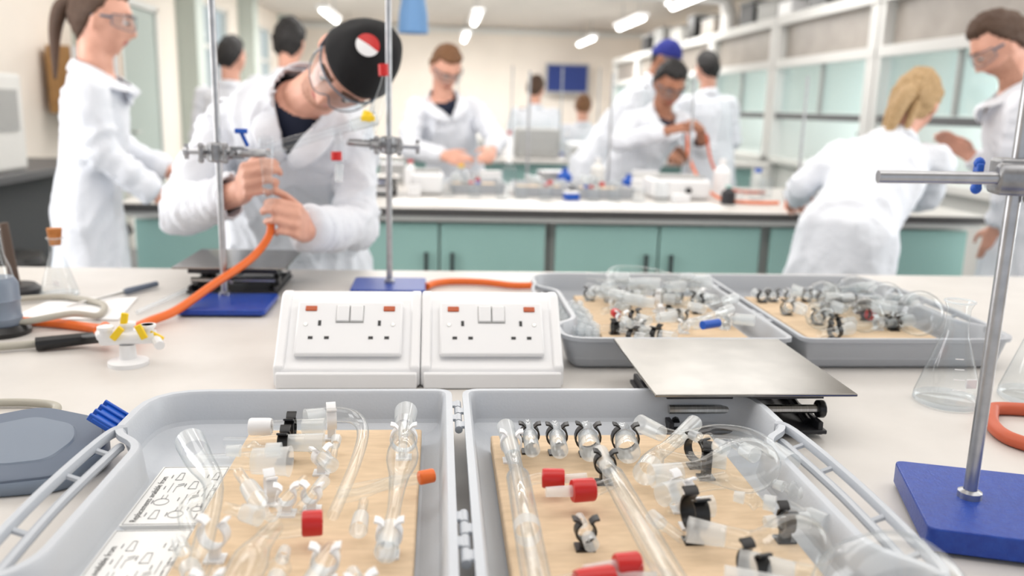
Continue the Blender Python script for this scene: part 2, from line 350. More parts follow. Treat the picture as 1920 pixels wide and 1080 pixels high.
# ------------------------------------------------------------------ socket pods
def pod(x):
    o=thing('socket_housing','white angled bench socket housing with a double mains socket','power socket',(x,1.121,BZ),group='double socket housings')
    Wd=.193; K=.88
    prof=[(0,0),(0,.026),(.014,.034),(.078,.116*K),(.090,.122*K),(.125,.122*K),(.14,.10),(.15,0)]
    part('housing',G().rings([[V((xx,y,z)) for y,z in prof] for xx in(.001,Wd)]),M['white'],o,fix=True,bev=.004)
    for xx in(.004,Wd-.004):
        lo,hi=((-.006,.0085) if xx<.1 else (-.0085,.006))
        g=G().rings([[V((xx+dx,y-.003,z+.002)) for y,z in [(0.003,.0),(.003,.028),(.016,.037),(.079,.117*K),(.090,.126*K),(.11,.126*K),(.11,.0)]] for dx in(lo,hi)])
        part('end_cheek',g,M['white'],o,fix=True,bev=.003)
    part('base_strip',G().box((Wd/2,-.004,.012),(Wd-.004,.009,.022)),M['white'],o,bev=.002)
    v=V((0,.064,.116*K-.034)).normalized(); u=V((1,0,0)); n=u.cross(v)
    c=V((Wd/2,.046,(.034+.116*K)/2))+n*.001
    F=frame(c,u,v,n)
    fp=part('face_plate',G().box((0,0,.004),(.146,.084,.009)).xf(F),M['white'],o,bev=.003)
    for sx in(-1,1):
        part('rocker_switch',G().box((sx*.0095,.021,.0105),(.0175,.024,.005),R=Matrix.Rotation(radians(5),3,'X')).xf(F),M['white'],fp,bev=.0015)
        part('indicator_lamp',G().box((sx*.054,.030,.009),(.016,.008,.0025)).xf(F),M['neon'],fp,bev=.001)
        for cx,cy,a,b in((sx*.041,.007,.004,.008),(sx*.041-.011,-.016,.0063,.004),(sx*.041+.011,-.016,.0063,.004)):
            part('socket_slot',G().box((cx,cy,.0088),(a,b,.001)).xf(F),M['black'],fp,smooth=False)
        part('screw',G().lathe([(.0001,.0095),(.0028,.0095),(.0032,.0085)],(sx*.060,.005,0),12).xf(F),M['steel'],fp)
        part('switch_surround',G().box((sx*.0095,.021,.0085),(.0195,.027,.0013)).xf(F),M['grey'],fp,smooth=False)
pod(-.220); pod(-.022)
# ------------------------------------------------------------------ retort stands
def stand(x,y,base_c,size,rz,top,lab,bh=.022,cat='retort stand'):
    o=thing('retort_stand',lab,cat,(x,y,BZ),rz)
    poly=[];
    for cx,cy,a0 in((size[0]/2-.008,size[1]/2-.008,0),(-size[0]/2+.008,size[1]/2-.008,90),(-size[0]/2+.008,-size[1]/2+.008,180),(size[0]/2-.008,-size[1]/2+.008,270)):
        for k in range(4): a=radians(a0+30*k); poly.append((cx+base_c[0]+.008*cos(a),cy+base_c[1]+.008*sin(a)))
    part('base',G().prism(poly,0.004,bh),M['blue'],o,bev=.0015)
    part('rubber_foot',G().box((base_c[0],base_c[1],.003),(size[0]*.9,size[1]*.9,.005)),M['black'],o,smooth=False)
    part('rod',G().sweep([(0,0,bh-.01),(0,0,top)],.0062,16),M['rod'],o)
    part('rod_nut',G().lathe([(.011,bh),(.011,bh+.006),(.0065,bh+.008)],n=12),M['rod'],o)
    return o
p=P(-.549,1.591); s1=stand(p.x,p.y,(.022,-.055),(.155,.14),0,.95,'retort stand with blue base standing before a lab jack',bh=.014)
p=P(-.256,1.745); s2=stand(p.x,p.y,(.0,-.01),(.15,.13),0,.95,'retort stand with blue base and pale rod behind the sockets',bh=.014)
s3=stand(.507,.718,(.072,-.002),(.25,.155),radians(-18),.9,'retort stand with heavy blue base and galvanised steel rod',bh=.026)
def clamp(par,z,dirv,jaw):
    d=V(dirv).normalized(); up=V((0,0,1)); s=d.cross(up)
    c=V((0,-.004,z))
    g=G().box(c,(.034,.030,.034)).sweep([c-d*.028,c+d*.028],.013,12).sweep([c+up*.018-V((0,.008,0)),c-up*.018-V((0,.008,0))],.014,12)
    b=part('boss_head',g,M['castmetal'],par,bev=.004)
    for sg in(-1,1):
        e=c+d*(sg*.022); f=e+V((0,-.034,.0))
        g=G().sweep([e,f],.0042,8).sweep([f-up*.012,f+up*.012],.0042,8).sph(f-up*.013,.0058,8).sph(f+up*.013,.0058,8)
        part('thumb_screw',g,M['castmetal'],b)
    g=G().sweep([c-d*.055,c+d*jaw],.0052,10)
    g.sweep([c-d*.055,c-d*.062],.009,10).sweep([c-d*.058-up*.014,c-d*.058+up*.014],.0045,8)
    part('clamp_arm',g,M['rod'],b)
    g=G(); c0=c+d*(jaw-.012)
    g.box(c0,(.02,.014,.022))
    for k in(-1,1):
        g.sweep(sm([c0+s*(k*.006),c0+d*.015+s*(k*.022),c0+d*.04+s*(k*.020),c0+d*.052+s*(k*.012)],4),.0062,8)
    g.sweep([c0-s*.035,c0+s*.035],.004,8); g.sph(c0-s*.037,.008,8)
    part('clamp_jaw',g,M['castmetal'],b)
clamp(s1,.284,(1,-.1,0),.050); clamp(s2,.298,(-1,-.1,.05),.040)
b=part('boss_head',G().box((.004,0,.331),(.046,.032,.032)).sweep([(-.022,-.02,.331),(.034,-.02,.331)],.0125,12).sweep([(0.022,0,.308),(.022,0,.352)],.0145,12),M['castmetal'],s3,bev=.004)
part('cross_rod',G().sweep([(-.122,-.046,.329),(.03,-.012,.331)],.0055,12),M['rod'],s3)
part('thumb_screw',G().sweep([(-.015,0,.331),(-.036,-.01,.331)],.004,8).box((-.034,-.01,.331),(.006,.014,.022)).sph((-.034,-.01,.342),.0055,8).sph((-.034,-.01,.320),.0055,8),M['bluep'],b,bev=.002)
# ------------------------------------------------------------------ lab jacks
def jack(x,y,s,h,rz,lab):
    o=thing('laboratory_jack',lab,'lab jack',(x,y,BZ),rz)
    t=part('top_plate',G().box((0,0,h),(s,s,.0035)),M['plate'],o,bev=.001)
    for yy in(-s*.33,s*.33): part('plate_rail',G().box((0,yy,h-.009),(s*.8,.012,.014)),M['dark'],t,smooth=False)
    part('base_plate',G().box((.0,0,.008),(s*.82,s*.82,.005)).box((-s*.38,0,.012),(.006,s*.8,.016)).box((s*.38,0,.012),(.006,s*.8,.016)),M['dark'],o,bev=.001)
    for sx in(-1,1):
        for k in(-1,1):
            part('scissor_arm',G().sweep([(sx*s*.34,-s*.33*k,.015),(sx*s*.34,s*.33*k,h-.012)],.005,8),M['black'],o)
    for yy in(-s*.33,s*.33): part('cross_bar',G().sweep([(-s*.38,yy,h*.5),(s*.38,yy,h*.5)],.0055,10),M['steel'],o)
    part('lead_screw',G().sweep([(0,-s*.42,h*.5),(0,s*.42,h*.5)],.004,8),M['steel'],o)
    part('adjusting_knob',G().sweep([(s*.38,-s*.33,h*.5),(s*.42,-s*.33,h*.5)],.011,12),M['black'],o,bev=.002)
jack(.366,1.027,.24,.062,0,'lab jack with scuffed square steel plate next to the sockets')
jack(-.405,1.765,.215,.060,0,'lowered lab jack with dark scissor frame behind a stand')
# ------------------------------------------------------------------ storage cases
def round_poly(pl,n=5):
    out=[];k=len(pl)
    for i in range(k):
        p=V(pl[i][:2]);r=pl[i][2];a=V(pl[i-1][:2]);b=V(pl[(i+1)%k][:2])
        d1=(a-p).normalized();d2=(b-p).normalized(); r=min(r,(a-p).length*.49,(b-p).length*.49)
        q0=p+d1*r;q2=p+d2*r
        for j in range(n+1):
            t=j/n; out.append(q0*(1-t)**2+p*2*t*(1-t)+q2*t*t)
    return out
def offs(poly,d):
    k=len(poly);out=[]
    for i in range(k):
        t=(poly[(i+1)%k]-poly[i-1]); t=t.normalized() if t.length>1e-9 else V((1,0)); out.append(poly[i]+V((-t.y,t.x))*d)
    return out
def case_half(par,mx,x0,W,L,H,name,m):
    pl=[(0,0,.02),(W,0,.06),(W,.09,.03),(W-.035,.12,.03),(W-.035,.34,.03),(W,.37,.03),(W,L,.075),(0,L,.02)]
    base=round_poly(pl)
    prof=[(.022,.001),(.016,.006),(.006,H-.012),(.006,H-.006),(-.001,H-.006),(-.001,H),(.006,H),(.0085,H-.003),(.0125,.3*H),(.022,.008),(.03,.0055)]
    rs=[]
    for ins,z in prof:
        rs.append([V((x0+mx*p.x,p.y,z)) for p in offs(base,ins)])
    o=part(name,G().rings(rs),m,par,fix=True,sharp=40)
    g=G()
    hx=x0+mx*(W+.004); dz=H-.004
    g.sweep(sm([(x0+mx*(W-.01),.385,dz),(hx,.365,dz),(hx+mx*.006,.23,dz),(hx,.095,dz),(x0+mx*(W-.01),.075,dz)],6),.006,8,flat=.7)
    g.sweep(sm([(x0+mx*(W-.012),.36,H-.012),(hx-mx*.014,.34,H-.012),(hx-mx*.010,.23,H-.012),(hx-mx*.014,.12,H-.012),(x0+mx*(W-.012),.10,H-.012)],6),.0045,8)
    for yy in(.34,.28,.18,.12): g.sweep([(hx+mx*.003,yy,H-.006),(hx-mx*.013,yy,H-.012)],.003,6)
    part('handle',g,m,o)
    return o
def storage_case(x,y,lab,m,W1=.34,W2=.345,L=.5,H=.052,latch=True):
    o=thing('storage_case',lab,'storage case',(x,y,BZ))
    case_half(o,-1,-.007,W1,L,H,'base_tray',m); case_half(o,1,.007,W2,L,H,'lid_tray',m)
    for yy in(.385,.115):
        g=G()
        for k in range(4):
            g.sweep([(0,yy+k*.021,H-.006),(0,yy+k*.021+.0185,H-.006)],.0042,10)
            g.box(((-1)**k*.005,yy+k*.021+.009,H-.004),(.011,.014,.003))
        part('hinge',g,m,o)
    if latch:
        R=Matrix.Rotation(radians(35),3,'Y')
        c=V((-W1-.02,.415,H-.006))
        g=G().box(c,(.036,.046,.005),R=R)
        for k in(-.02,-.007,.007,.02): g.box(c+V((-.004,k,.004)),(.034,.004,.008),R=R)
        g.sweep([c+V((.018,-.02,-.012)),c+V((.018,.02,-.012))],.004,8)
        part('latch',g,M['bluep'],o,bev=.001,label='blue plastic latch')
    return o
storage_case(.022,.463,'open pale grey plastic carrying case with glassware on boards',M['caseb'])
storage_case(.537,1.19,'second open grey plastic carrying case full of glassware',M['case'],W1=.350,latch=False)
def board(x0,x1,y0,y1,lab,z1=.945):
    g=G().box(((x0+x1)/2,(y0+y1)/2,(z1+BZ+.0085)/2),(x1-x0,y1-y0,z1-BZ-.0085))
    return part('insert_board',g,M['board'],label=lab,cat='board',bev=.002)
bL=board(-.205,-.018,.49,.905,'tan fibreboard insert with white glassware clips in the case')
bR=board(.058,.305,.49,.885,'tan fibreboard insert with black glassware clips in the lid')
bL2=board(.26,.50,1.23,1.60,'tan insert board under packed glassware')
bR2=board(.60,.82,1.23,1.60,'tan insert board with a row of black clips')
def gp(x,y,z=.957):
    s=(1.3-z)/.355; return P(x*s,y*s,z)
def clip(par,p,ang,r,m,h=0.010,base=.945):
    r*=.93
    p=V(p); ax=V((sin(ang),cos(ang),0)); sd=V((cos(ang),-sin(ang),0)); up=V((0,0,1))
    pts=[]
    for sgn in(-1,1):
        q=[]
        for a in range(0,9):
            t=radians(-90+a*19); q.append(p+sd*(sgn*(r+.0016)*cos(t))+up*((r+.0016)*sin(t)))
        e=q[-1]; q.append(e+sd*(sgn*.003)+up*.003); q.append(e+sd*(sgn*.007)+up*.004)
        rs=[]
        for i,c in enumerate(q):
            t=(q[min(i+1,len(q)-1)]-q[max(i-1,0)]).normalized(); nrm=t.cross(ax)
            rs.append([c+ax*h/2+nrm*.0009,c-ax*h/2+nrm*.0009,c-ax*h/2-nrm*.0009,c+ax*h/2-nrm*.0009])
        pts.append(rs)
    g=G(); g.rings(pts[0]); g.rings(pts[1])
    zb=p.z-r-.002
    if zb>base+.001: g.box((p.x,p.y,(zb+base)/2),(.008,.008,zb-base+.001))
    g.box((p.x,p.y,base+.001),(.016,.014,.002))
    part('spring_clip',g,m,par,fix=True,label=('black' if m==M['black'] else 'white')+' plastic spring clip')
# ------------------------------------------------------------------ glassware
def item(name,lab,cat,segs,group='laboratory glassware',par=None,k=.88):
    allp=[p for s in segs for p in s[1]]
    b=V((sum(p.x for p in allp)/len(allp),sum(p.y for p in allp)/len(allp),min(p.z for p in allp)-.01))
    o=thing(name,lab,cat,b,group=group,world=True)
    for s in segs:
        pn,pts,rad,m=s[:4]; sk=s[4] if len(s)>4 else 0
        rr=rad if isinstance(rad,(list,tuple)) else [rad]*len(pts)
        if m in (GL,FR) and pn!='flask_body': rr=[r*k for r in rr]
        if sk:
            pts=sm([V((*p,)) for p in pts],sk); rr=[v.x for v in sm([V((r,0,0)) for r in rr],sk)]
        part(pn,G().sweep(pts,rr,20,cap=False),m,o,sharp=60)
    return o
def joint(a,b,r,k=1.25):
    return ('ground_joint',[a,a.lerp(b,.05),b],[r*k,r*k*.98,r],M['frost'])
GL=M['glass'];FR=M['frost']
def capseg(a,b,r,m): return ('screw_cap',[a,a.lerp(b,.02),a.lerp(b,.1),a.lerp(b,.9),b,b],[.0005,r*.9,r,r,r*.92,.0005],m)
def small(x0,y0,x1,y1,r,z,par=None,cm=None,kind=0,cap=None,grp='small adapters on the boards'):
    a=gp(x0,y0,z);b=gp(x1,y1,z)
    if kind==0: s=[('glass_tube',[a,a.lerp(b,.4),a.lerp(b,.52),b],[r*.6,r*.6,r*.95,r*1.1],GL),joint(b,a.lerp(b,.55),r,1.15)]
    elif kind==1: s=[('glass_tube',[a,a.lerp(b,.35),a.lerp(b,.5),a.lerp(b,.65),b],[r*.55,r*.6,r*1.15,r*.6,r*.8],GL,4),joint(b,a.lerp(b,.72),r*.85,1.1),('ground_joint',[a,a.lerp(b,.25)],[r*.6,r*.72],FR)]
    else: s=[('glass_tube',[a,a.lerp(b,.5),b],[r*.8,r*.6,r*.6],GL),joint(a,a.lerp(b,.35),r*.8,1.2),('side_arm',[a.lerp(b,.5),a.lerp(b,.5)+(b-a).cross(V((0,0,1)))*.35],[r*.5,r*.5],GL)]
    if cap: s.append(capseg(a,a.lerp(b,.2),r,M[cap]))
    item('glass_adapter','small clear glass adapter with ground joint on the board','adapter',s,group=grp)
    if cm: clip(par,a.lerp(b,.5),math.atan2(b.x-a.x,b.y-a.y),r*.95,M[cm],h=.009)
# left tray
a=gp(-.288,.893,.966);b=gp(-.205,.899,.966)
item('glass_adapter','small straight glass adapter with white screw cap',"adapter",[('glass_tube',[a.lerp(b,.25),a.lerp(b,.6),b],[.007,.009,.0105],GL),capseg(a,a.lerp(b,.3),.0092,M['white']),joint(b,a.lerp(b,.7),.0085)])
clip(bL,a.lerp(b,.55)-V((0,.002,0)),radians(90),.009,M['black'])
a=gp(-.300,.847,.966);b=gp(-.196,.853,.966)
item('glass_adapter','straight glass adapter lying across the board','adapter',[('glass_tube',[a,a.lerp(b,.3),a.lerp(b,.5),b],[.006,.006,.0095,.0105],GL),joint(b,a.lerp(b,.6),.009)])
clip(bL,a.lerp(b,.6),radians(90),.010,M['black'])
z=.970
pts=[gp(-.232,.922,z),gp(-.205,.938,z),gp(-.178,.93,z),gp(-.160,.886,z),gp(-.153,.80,z),gp(-.152,.69,.963)]
item('glass_bend','bent glass receiver tube with hooked end','glass tube',[('glass_tube',pts,[.011,.0095,.0085,.0070,.0060,.0055],GL,6),joint(pts[0],pts[0].lerp(pts[1],.7),.0095)])
clip(bL,gp(-.203,.925,.968),radians(80),.010,M['white'])
pts=[gp(-.121,.952,.966),gp(-.117,.90,.966),gp(-.112,.86,.966),gp(-.108,.82,.966),gp(-.105,.77,.966),gp(-.100,.70,.964),gp(-.096,.63,.964)]
item('glass_receiver','tall glass receiver with bulb and ground joints','receiver',[('glass_tube',pts,[.0125,.0125,.0135,.0175,.010,.0065,.0098],GL,6),joint(pts[0],pts[1],.0115),joint(pts[6],pts[5].lerp(pts[6],.4),.0088),('inner_tube',[pts[1],pts[3]],[.006,.004],GL),('side_arm',[pts[4],gp(-.135,.735,.964),gp(-.155,.727,.964)],[.0055,.0055,.0075],GL,4)])
clip(bL,gp(-.098,.66,.964),radians(0),.009,M['white']); clip(bL,gp(-.113,.87,.966),0,.0125,M['white'])
a=gp(-.335,.845,.967);b=gp(-.272,.735,.967);c=gp(-.238,.60,.967)
item('distillation_head','wide glass still head with side arms lying in the case','still head',[('glass_tube',[a,a.lerp(b,.4),b,c],[.0165,.0145,.0095,.0085],GL,5),joint(a,a.lerp(b,.25),.0148,1.12),('side_arm',[a.lerp(b,.45),gp(-.27,.80,.972),gp(-.252,.801,.972)],[.008,.009,.011],GL,4),('ground_joint',[gp(-.256,.801,.972),gp(-.222,.803,.972),gp(-.219,.803,.972)],[.0135,.0155,.0165],FR),('side_arm',[b,gp(-.285,.70,.965),gp(-.27,.665,.965)],[.007,.006,.007],GL,4)])
clip(bL,gp(-.243,.652,.967),radians(12),.010,M['white']);clip(bL,gp(-.222,.745,.962),radians(70),.008,M['white'])
a=gp(-.212,.666,.966);b=gp(-.158,.677,.966)
item('glass_adapter','glass tap adapter with a red screw cap','adapter',[('glass_tube',[a,a.lerp(b,.3),a.lerp(b,.7)],[.008,.012,.011],GL,4),capseg(a.lerp(b,.68),b,.0105,M['red']),('side_arm',[a.lerp(b,.3),gp(-.20,.635,.966),gp(-.2,.605,.966),gp(-.198,.55,.966)],[.007,.010,.0155,.012],GL,5)])
a=gp(-.195,.765,.962);b=gp(-.205,.70,.962)
item('glass_stopper','small glass inlet tube held in a white clip','glass tube',[('glass_tube',[a,b],[.0035,.005],GL),joint(gp(-.207,.69,.962),b,.007)])
clip(bL,gp(-.202,.725,.962),radians(-8),.007,M['white'])
a=gp(-.158,.735,.962);b=gp(-.080,.774,.966)
item('glass_adapter','glass side-arm piece with an orange cap','adapter',[('glass_tube',[a,a.lerp(b,.5),b],[.0055,.0065,.0055],GL,4),capseg(a.lerp(b,.93),gp(-.072,.779,.966),.0065,M['orange'])])
a=gp(-.140,.635,.962);b=gp(-.146,.56,.962)
item('glass_stopper','ground glass stopper lying on the board','stopper',[('glass_tube',[a,a.lerp(b,.3),b],[.007,.010,.009],GL),joint(b,a.lerp(b,.5),.008)])
clip(bL,gp(-.142,.615,.962),0,.009,M['white'])
small(-.29,.825,-.235,.83,.009,.984,kind=1)
small(-.262,.775,-.225,.715,.0085,.978,kind=0)
small(-.175,.76,-.185,.70,.007,.960,bL,'white',2)
small(-.268,.64,-.235,.585,.010,.963,kind=1)
small(-.222,.60,-.218,.545,.009,.962,bL,'white',0)
small(-.118,.60,-.095,.55,.009,.962,bL,'white',1)
small(-.178,.63,-.172,.575,.0085,.962,kind=1)
small(-.205,.835,-.175,.795,.0075,.962,bL,'white',0)
small(-.185,.865,-.178,.815,.0065,.961,kind=2)
small(-.130,.72,-.125,.665,.0075,.961,kind=0)
small(-.250,.70,-.215,.685,.008,.978,kind=0)
# right tray
a=gp(-.003,.912,.965);b=gp(.006,.83,.965);c=gp(.010,.79,.965);d=gp(.03,.52,.965)
item('condenser','long glass condenser with water jacket lying in the lid','condenser',[('glass_tube',[a,b,c,c.lerp(d,.04),c.lerp(d,.96),d],[.0095,.008,.0075,.0125,.0125,.009],GL),('inner_tube',[b,d],[.0055,.0055],GL),joint(a,b,.0088),('ground_joint',[c.lerp(d,.4),c.lerp(d,.46)],[.0127,.0127],FR),('side_arm',[c.lerp(d,.1),gp(.03,.778,.965),gp(.05,.778,.965)],[.005,.0055,.0055],GL,4),capseg(gp(.034,.779,.965),gp(.056,.779,.965),.0092,M['red']),('hose_connector',[gp(.056,.779,.965),gp(.078,.782,.965)],[.0045,.0055],FR)])
clip(bR,gp(.0035,.866,.965),radians(4),.0095,M['white'])
for k,(x,r) in enumerate(((.025,.0078),(.052,.0086),(.083,.011),(.121,.0118))):
    a=gp(x-.003+.004*k,.925-.003*k,.965);b=gp(x+.001+.002*k,.848,.965)
    item('reduction_adapter','short cone-and-socket glass joint in a black clip','adapter',[('glass_tube',[a,a.lerp(b,.35),a.lerp(b,.45),b],[r*.75,r*.7,r*1.1,r*1.15],GL),joint(b,a.lerp(b,.5),r,1.15)],group='row of small ground joints')
    clip(bR,a.lerp(b,.42),radians(2),r*1.12,M['black'],h=.009)
a=gp(.097,.845,.966);b=gp(.103,.80,.966);d=gp(.143,.50,.966)
item('condenser','glass condenser with red capped side arms','condenser',[('glass_tube',[a,b,b.lerp(d,.05),b.lerp(d,.8),b.lerp(d,.85),d],[.0078,.0085,.012,.012,.0095,.009],GL),('inner_tube',[b,d],[.0055,.0055],GL),joint(a,b,.008),('side_arm',[b.lerp(d,.08),gp(.085,.757,.967)],[.006,.007],GL),capseg(gp(.084,.757,.967),gp(.062,.752,.967),.0105,M['red']),('hose_connector',[gp(.062,.752,.967),gp(.037,.748,.967)],[.006,.005],FR),('side_arm',[b.lerp(d,.68),gp(.108,.617,.967)],[.006,.007],GL),capseg(gp(.108,.622,.967),gp(.088,.617,.967),.0098,M['red']),('hose_connector',[gp(.088,.617,.967),gp(.062,.610,.967)],[.006,.0045],FR)])
clip(bR,gp(.100,.82,.966),radians(4),.009,M['black'])
a=gp(.085,.602,.963);b=gp(.055,.592,.963)
item('glass_adapter','glass hose adapter with red screw cap','adapter',[capseg(a,b,.0095,M['red']),('glass_tube',[b,gp(.03,.583,.963)],[.008,.007],GL),('hose_connector',[a,gp(.118,.60,.963)],[.005,.006],FR)])
a=gp(.137,.795,.966);b=gp(.158,.845,.966);c=gp(.216,.940,.968)
item('glass_adapter','angled glass vacuum adapter with wide joint','adapter',[('glass_tube',[a,a.lerp(b,.5),b,gp(.175,.87,.968),c],[.0128,.013,.009,.0078,.0092],GL,5),joint(a,a.lerp(b,.45),.0122,1.08),joint(c,gp(.185,.885,.968),.009,1.15),('side_arm',[b,gp(.185,.83,.966),gp(.205,.825,.966)],[.007,.007,.009],GL,4)])
a=gp(.152,.935,.970)
pts=[a,gp(.172,.905,.970),gp(.195,.895,.972),gp(.235,.915,.972),gp(.27,.905,.972),gp(.287,.865,.970),gp(.295,.83,.968)]
item('glass_bend','large curved glass bend with frosted joints at both ends','glass tube',[('glass_tube',pts,[.0105,.0088,.008,.0088,.0092,.0095,.0115],GL,6),joint(pts[0],pts[1],.0095,1.2),joint(pts[6],pts[5],.0098,1.2)])
clip(bR,gp(.203,.862,.964),radians(60),.0115,M['black'])
item('pear_shaped_flask','pear-shaped glass flask with ground neck lying in the lid','flask',[('flask_body',[gp(.165,.80,.97),gp(.195,.808,.973),gp(.225,.818,.977),gp(.25,.824,.977),gp(.272,.828,.977),gp(.283,.829,.977)],[.009,.010,.021,.026,.018,.002],GL,6),joint(gp(.143,.79,.968),gp(.175,.803,.97),.010)])
item('still_head','three-way glass still head with frosted sockets','still head',[('glass_tube',[gp(.15,.752,.966),gp(.165,.762,.966),gp(.19,.775,.966),gp(.215,.785,.966)],[.011,.010,.008,.009],GL,5),joint(gp(.147,.748,.966),gp(.168,.763,.966),.011,1.12),('side_arm',[gp(.175,.768,.966),gp(.16,.778,.966),gp(.145,.78,.966)],[.007,.008,.010],GL,4)])
clip(bR,gp(.168,.762,.966),radians(60),.011,M['white'])
item('round_bottom_flask','small round-bottomed flask with long frosted neck','flask',[('flask_body',[gp(.185,.672,.967),gp(.205,.664,.968),gp(.215,.66,.97),gp(.228,.656,.972),gp(.245,.652,.974),gp(.262,.649,.974),gp(.272,.647,.974)],[.0088,.0085,.013,.0225,.0268,.020,.002],GL,5),joint(gp(.158,.682,.967),gp(.188,.671,.967),.0098,1.25)])
clip(bR,gp(.171,.715,.972),radians(80),.014,M['black'],h=.013)
item('round_bottom_flask','large round-bottomed glass flask at the case corner','flask',[('flask_body',[gp(.226,.612,.968),gp(.244,.606,.968),gp(.254,.602,.972),gp(.27,.595,.980),gp(.292,.587,.985),gp(.316,.579,.985),gp(.333,.574,.982),gp(.338,.573,.98)],[.010,.010,.018,.034,.042,.038,.022,.002],GL,5),joint(gp(.188,.626,.967),gp(.228,.611,.967),.011,1.25)])
clip(bR,gp(.199,.622,.967),radians(75),.0135,M['black'],h=.011)
item('glass_adapter','frosted glass cone adapter near the case front','adapter',[joint(gp(.17,.60,.966),gp(.215,.59,.966),.0105),('glass_tube',[gp(.215,.59,.966),gp(.25,.575,.966)],[.010,.008],GL)])
small(.205,.905,.235,.865,.009,.978,kind=1)
small(.19,.842,.228,.835,.0095,.966,bR,'black',0)
small(.148,.722,.19,.728,.0095,.964,bR,'white',0)
small(.215,.75,.25,.735,.009,.963,kind=1)
small(.23,.70,.27,.705,.009,.963,bR,'black',1)
small(.262,.78,.29,.755,.008,.962,kind=1)
small(.130,.705,.150,.665,.0075,.961,kind=2)
small(.245,.885,.262,.85,.008,.980,kind=0)
small(.262,.735,.285,.70,.008,.962,kind=0)
small(.065,.700,.072,.65,.0075,.961,bR,'black',1)
# printed cards
def text(s,size,F,par,mt=M['ink'],name='printed_text'):
    c=bpy.data.curves.new('t','FONT'); c.body=s; c.size=size; ob=bpy.data.objects.new('t',c); sc.collection.objects.link(ob)
    dg=bpy.context.evaluated_depsgraph_get(); dg.update(); me=bpy.data.meshes.new_from_object(ob.evaluated_get(dg)); bpy.data.objects.remove(ob)
    me.transform(F); return mesh_obj(name,me,mt,par,smooth=False)
def card(x0,x1,y0,y1,lab):
    zc=BZ+.0145
    o=part('printed_card',G().box(((x0+x1)/2,(y0+y1)/2,zc-.0035),(x1-x0,y1-y0,.007)),M['card'],label=lab,cat='card',smooth=False)
    zt=zc+.0003
    F=frame(V((x0+.012,y0+.006,zt)),V((0,1,0)),V((-1,0,0)),V((0,0,1)))
    text('Replacements available from',.0082,F,o)
    g=G()
    def ln(pts,r=.00027): g.sweep([V((x0+a,y0+b,zt)) for a,b in pts],r,4)
    m_=.002; W=x1-x0;Lh=y1-y0
    ln([(m_,m_),(W-m_,m_),(W-m_,Lh-m_),(m_,Lh-m_),(m_,m_)],.00022)
    for i,(a,b,s) in enumerate(((.024,.02,1),(.022,.045,1.1),(.024,.075,.9),(.024,.10,.9),(.042,.02,1.1),(.044,.05,1),(.042,.08,1.1),(.058,.03,.8),(.058,.065,.8),(.058,.10,.8))):
        if b>Lh-.02: continue
        k=i%3
        if k==0: ln([(a-.0035*s,b-.008),(a-.0025*s,b+.002),(a-.002*s,b+.008),(a+.002*s,b+.008),(a+.0025*s,b+.002),(a+.0035*s,b-.008),(a-.0035*s,b-.008)])
        elif k==1:
            ln([(a+.006*s*cos(t*pi/8),b+.006*s*sin(t*pi/8)) for t in range(17)]); ln([(a-.002,b+.0055*s),(a-.002,b+.013*s)]); ln([(a+.002,b+.0055*s),(a+.002,b+.013*s)])
        else:
            ln([(a-.0025,b-.01),(a-.0025,b+.01)]); ln([(a+.0025,b-.01),(a+.0025,b+.002)]); ln([(a+.0025,b+.002),(a+.009,b+.006)]); ln([(a+.0025,b+.006),(a+.008,b+.009)])
        g.box((x0+a-.008,y0+b,zt),(.0008,.007,.0002))
    for r in range(5):
        ln([(W-.006,.01+r*.02),(W-.006,.020+r*.02)],.0004)
    part('printed_diagram',g,M['greyink'],o,smooth=False)
card(-.276,-.209,.708,.832,'white printed card with black glassware diagrams and text')
card(-.276,-.209,.572,.700,'second white printed card with glassware diagrams')
# rear case contents
def loose(cx,cy,ang,L,r,par,black=True,z=.958,red=False,hasclip=True):
    d=V((sin(ang),cos(ang),0)); c=V((cx,cy,z+r-.010)); a=c-d*L/2;b=c+d*L/2
    seg=[('glass_tube',[a,a.lerp(b,.5),a.lerp(b,.6),b],[r*.7,r*.7,r,r*1.1],GL),joint(b,a.lerp(b,.65),r,1.15)]
    if red: seg.append(capseg(a,a.lerp(b,.2),r,M['red']))
    item('glass_adapter','clear glass joint lying in the rear case','adapter',seg,group='glassware in the rear case')
    if hasclip: clip(par,a.lerp(b,.5),ang,r*1.02,M['black'] if black else M['white'],h=.009)
R_=random.Random(11)
for i in range(6): loose(.285+.033*i+R_.uniform(-.006,.006),1.555+R_.uniform(-.015,.015),radians(R_.uniform(-20,30)),R_.uniform(.05,.08),R_.uniform(.008,.011),bL2)
for i in range(24):
    loose(.28+.20*R_.random(),1.245+.26*R_.random(),radians(R_.uniform(0,180)),R_.uniform(.05,.09),R_.uniform(.007,.011),bL2,black=R_.random()>.3,red=i==5,z=.958+.012*(i%2),hasclip=i%4!=3)
for i in range(16):
    loose(.28+.20*R_.random(),1.27+.30*R_.random(),radians(R_.uniform(30,150)),R_.uniform(.06,.11),R_.uniform(.008,.012),bL2,z=.982+.010*(i%2),hasclip=False)
for i in range(6): loose(.615+.03*i+R_.uniform(-.004,.004),1.555+R_.uniform(-.01,.01),radians(R_.uniform(-12,15)),.06,.009,bR2)
for i in range(14): loose(.615+.17*R_.random(),1.25+.25*R_.random(),radians(R_.uniform(20,100)),R_.uniform(.06,.09),R_.uniform(.008,.011),bR2,black=i!=1,red=i==2)
for i in range(9): loose(.64+.15*R_.random(),1.27+.25*R_.random(),radians(R_.uniform(50,120)),R_.uniform(.08,.12),.010,bR2,z=.985,hasclip=False)
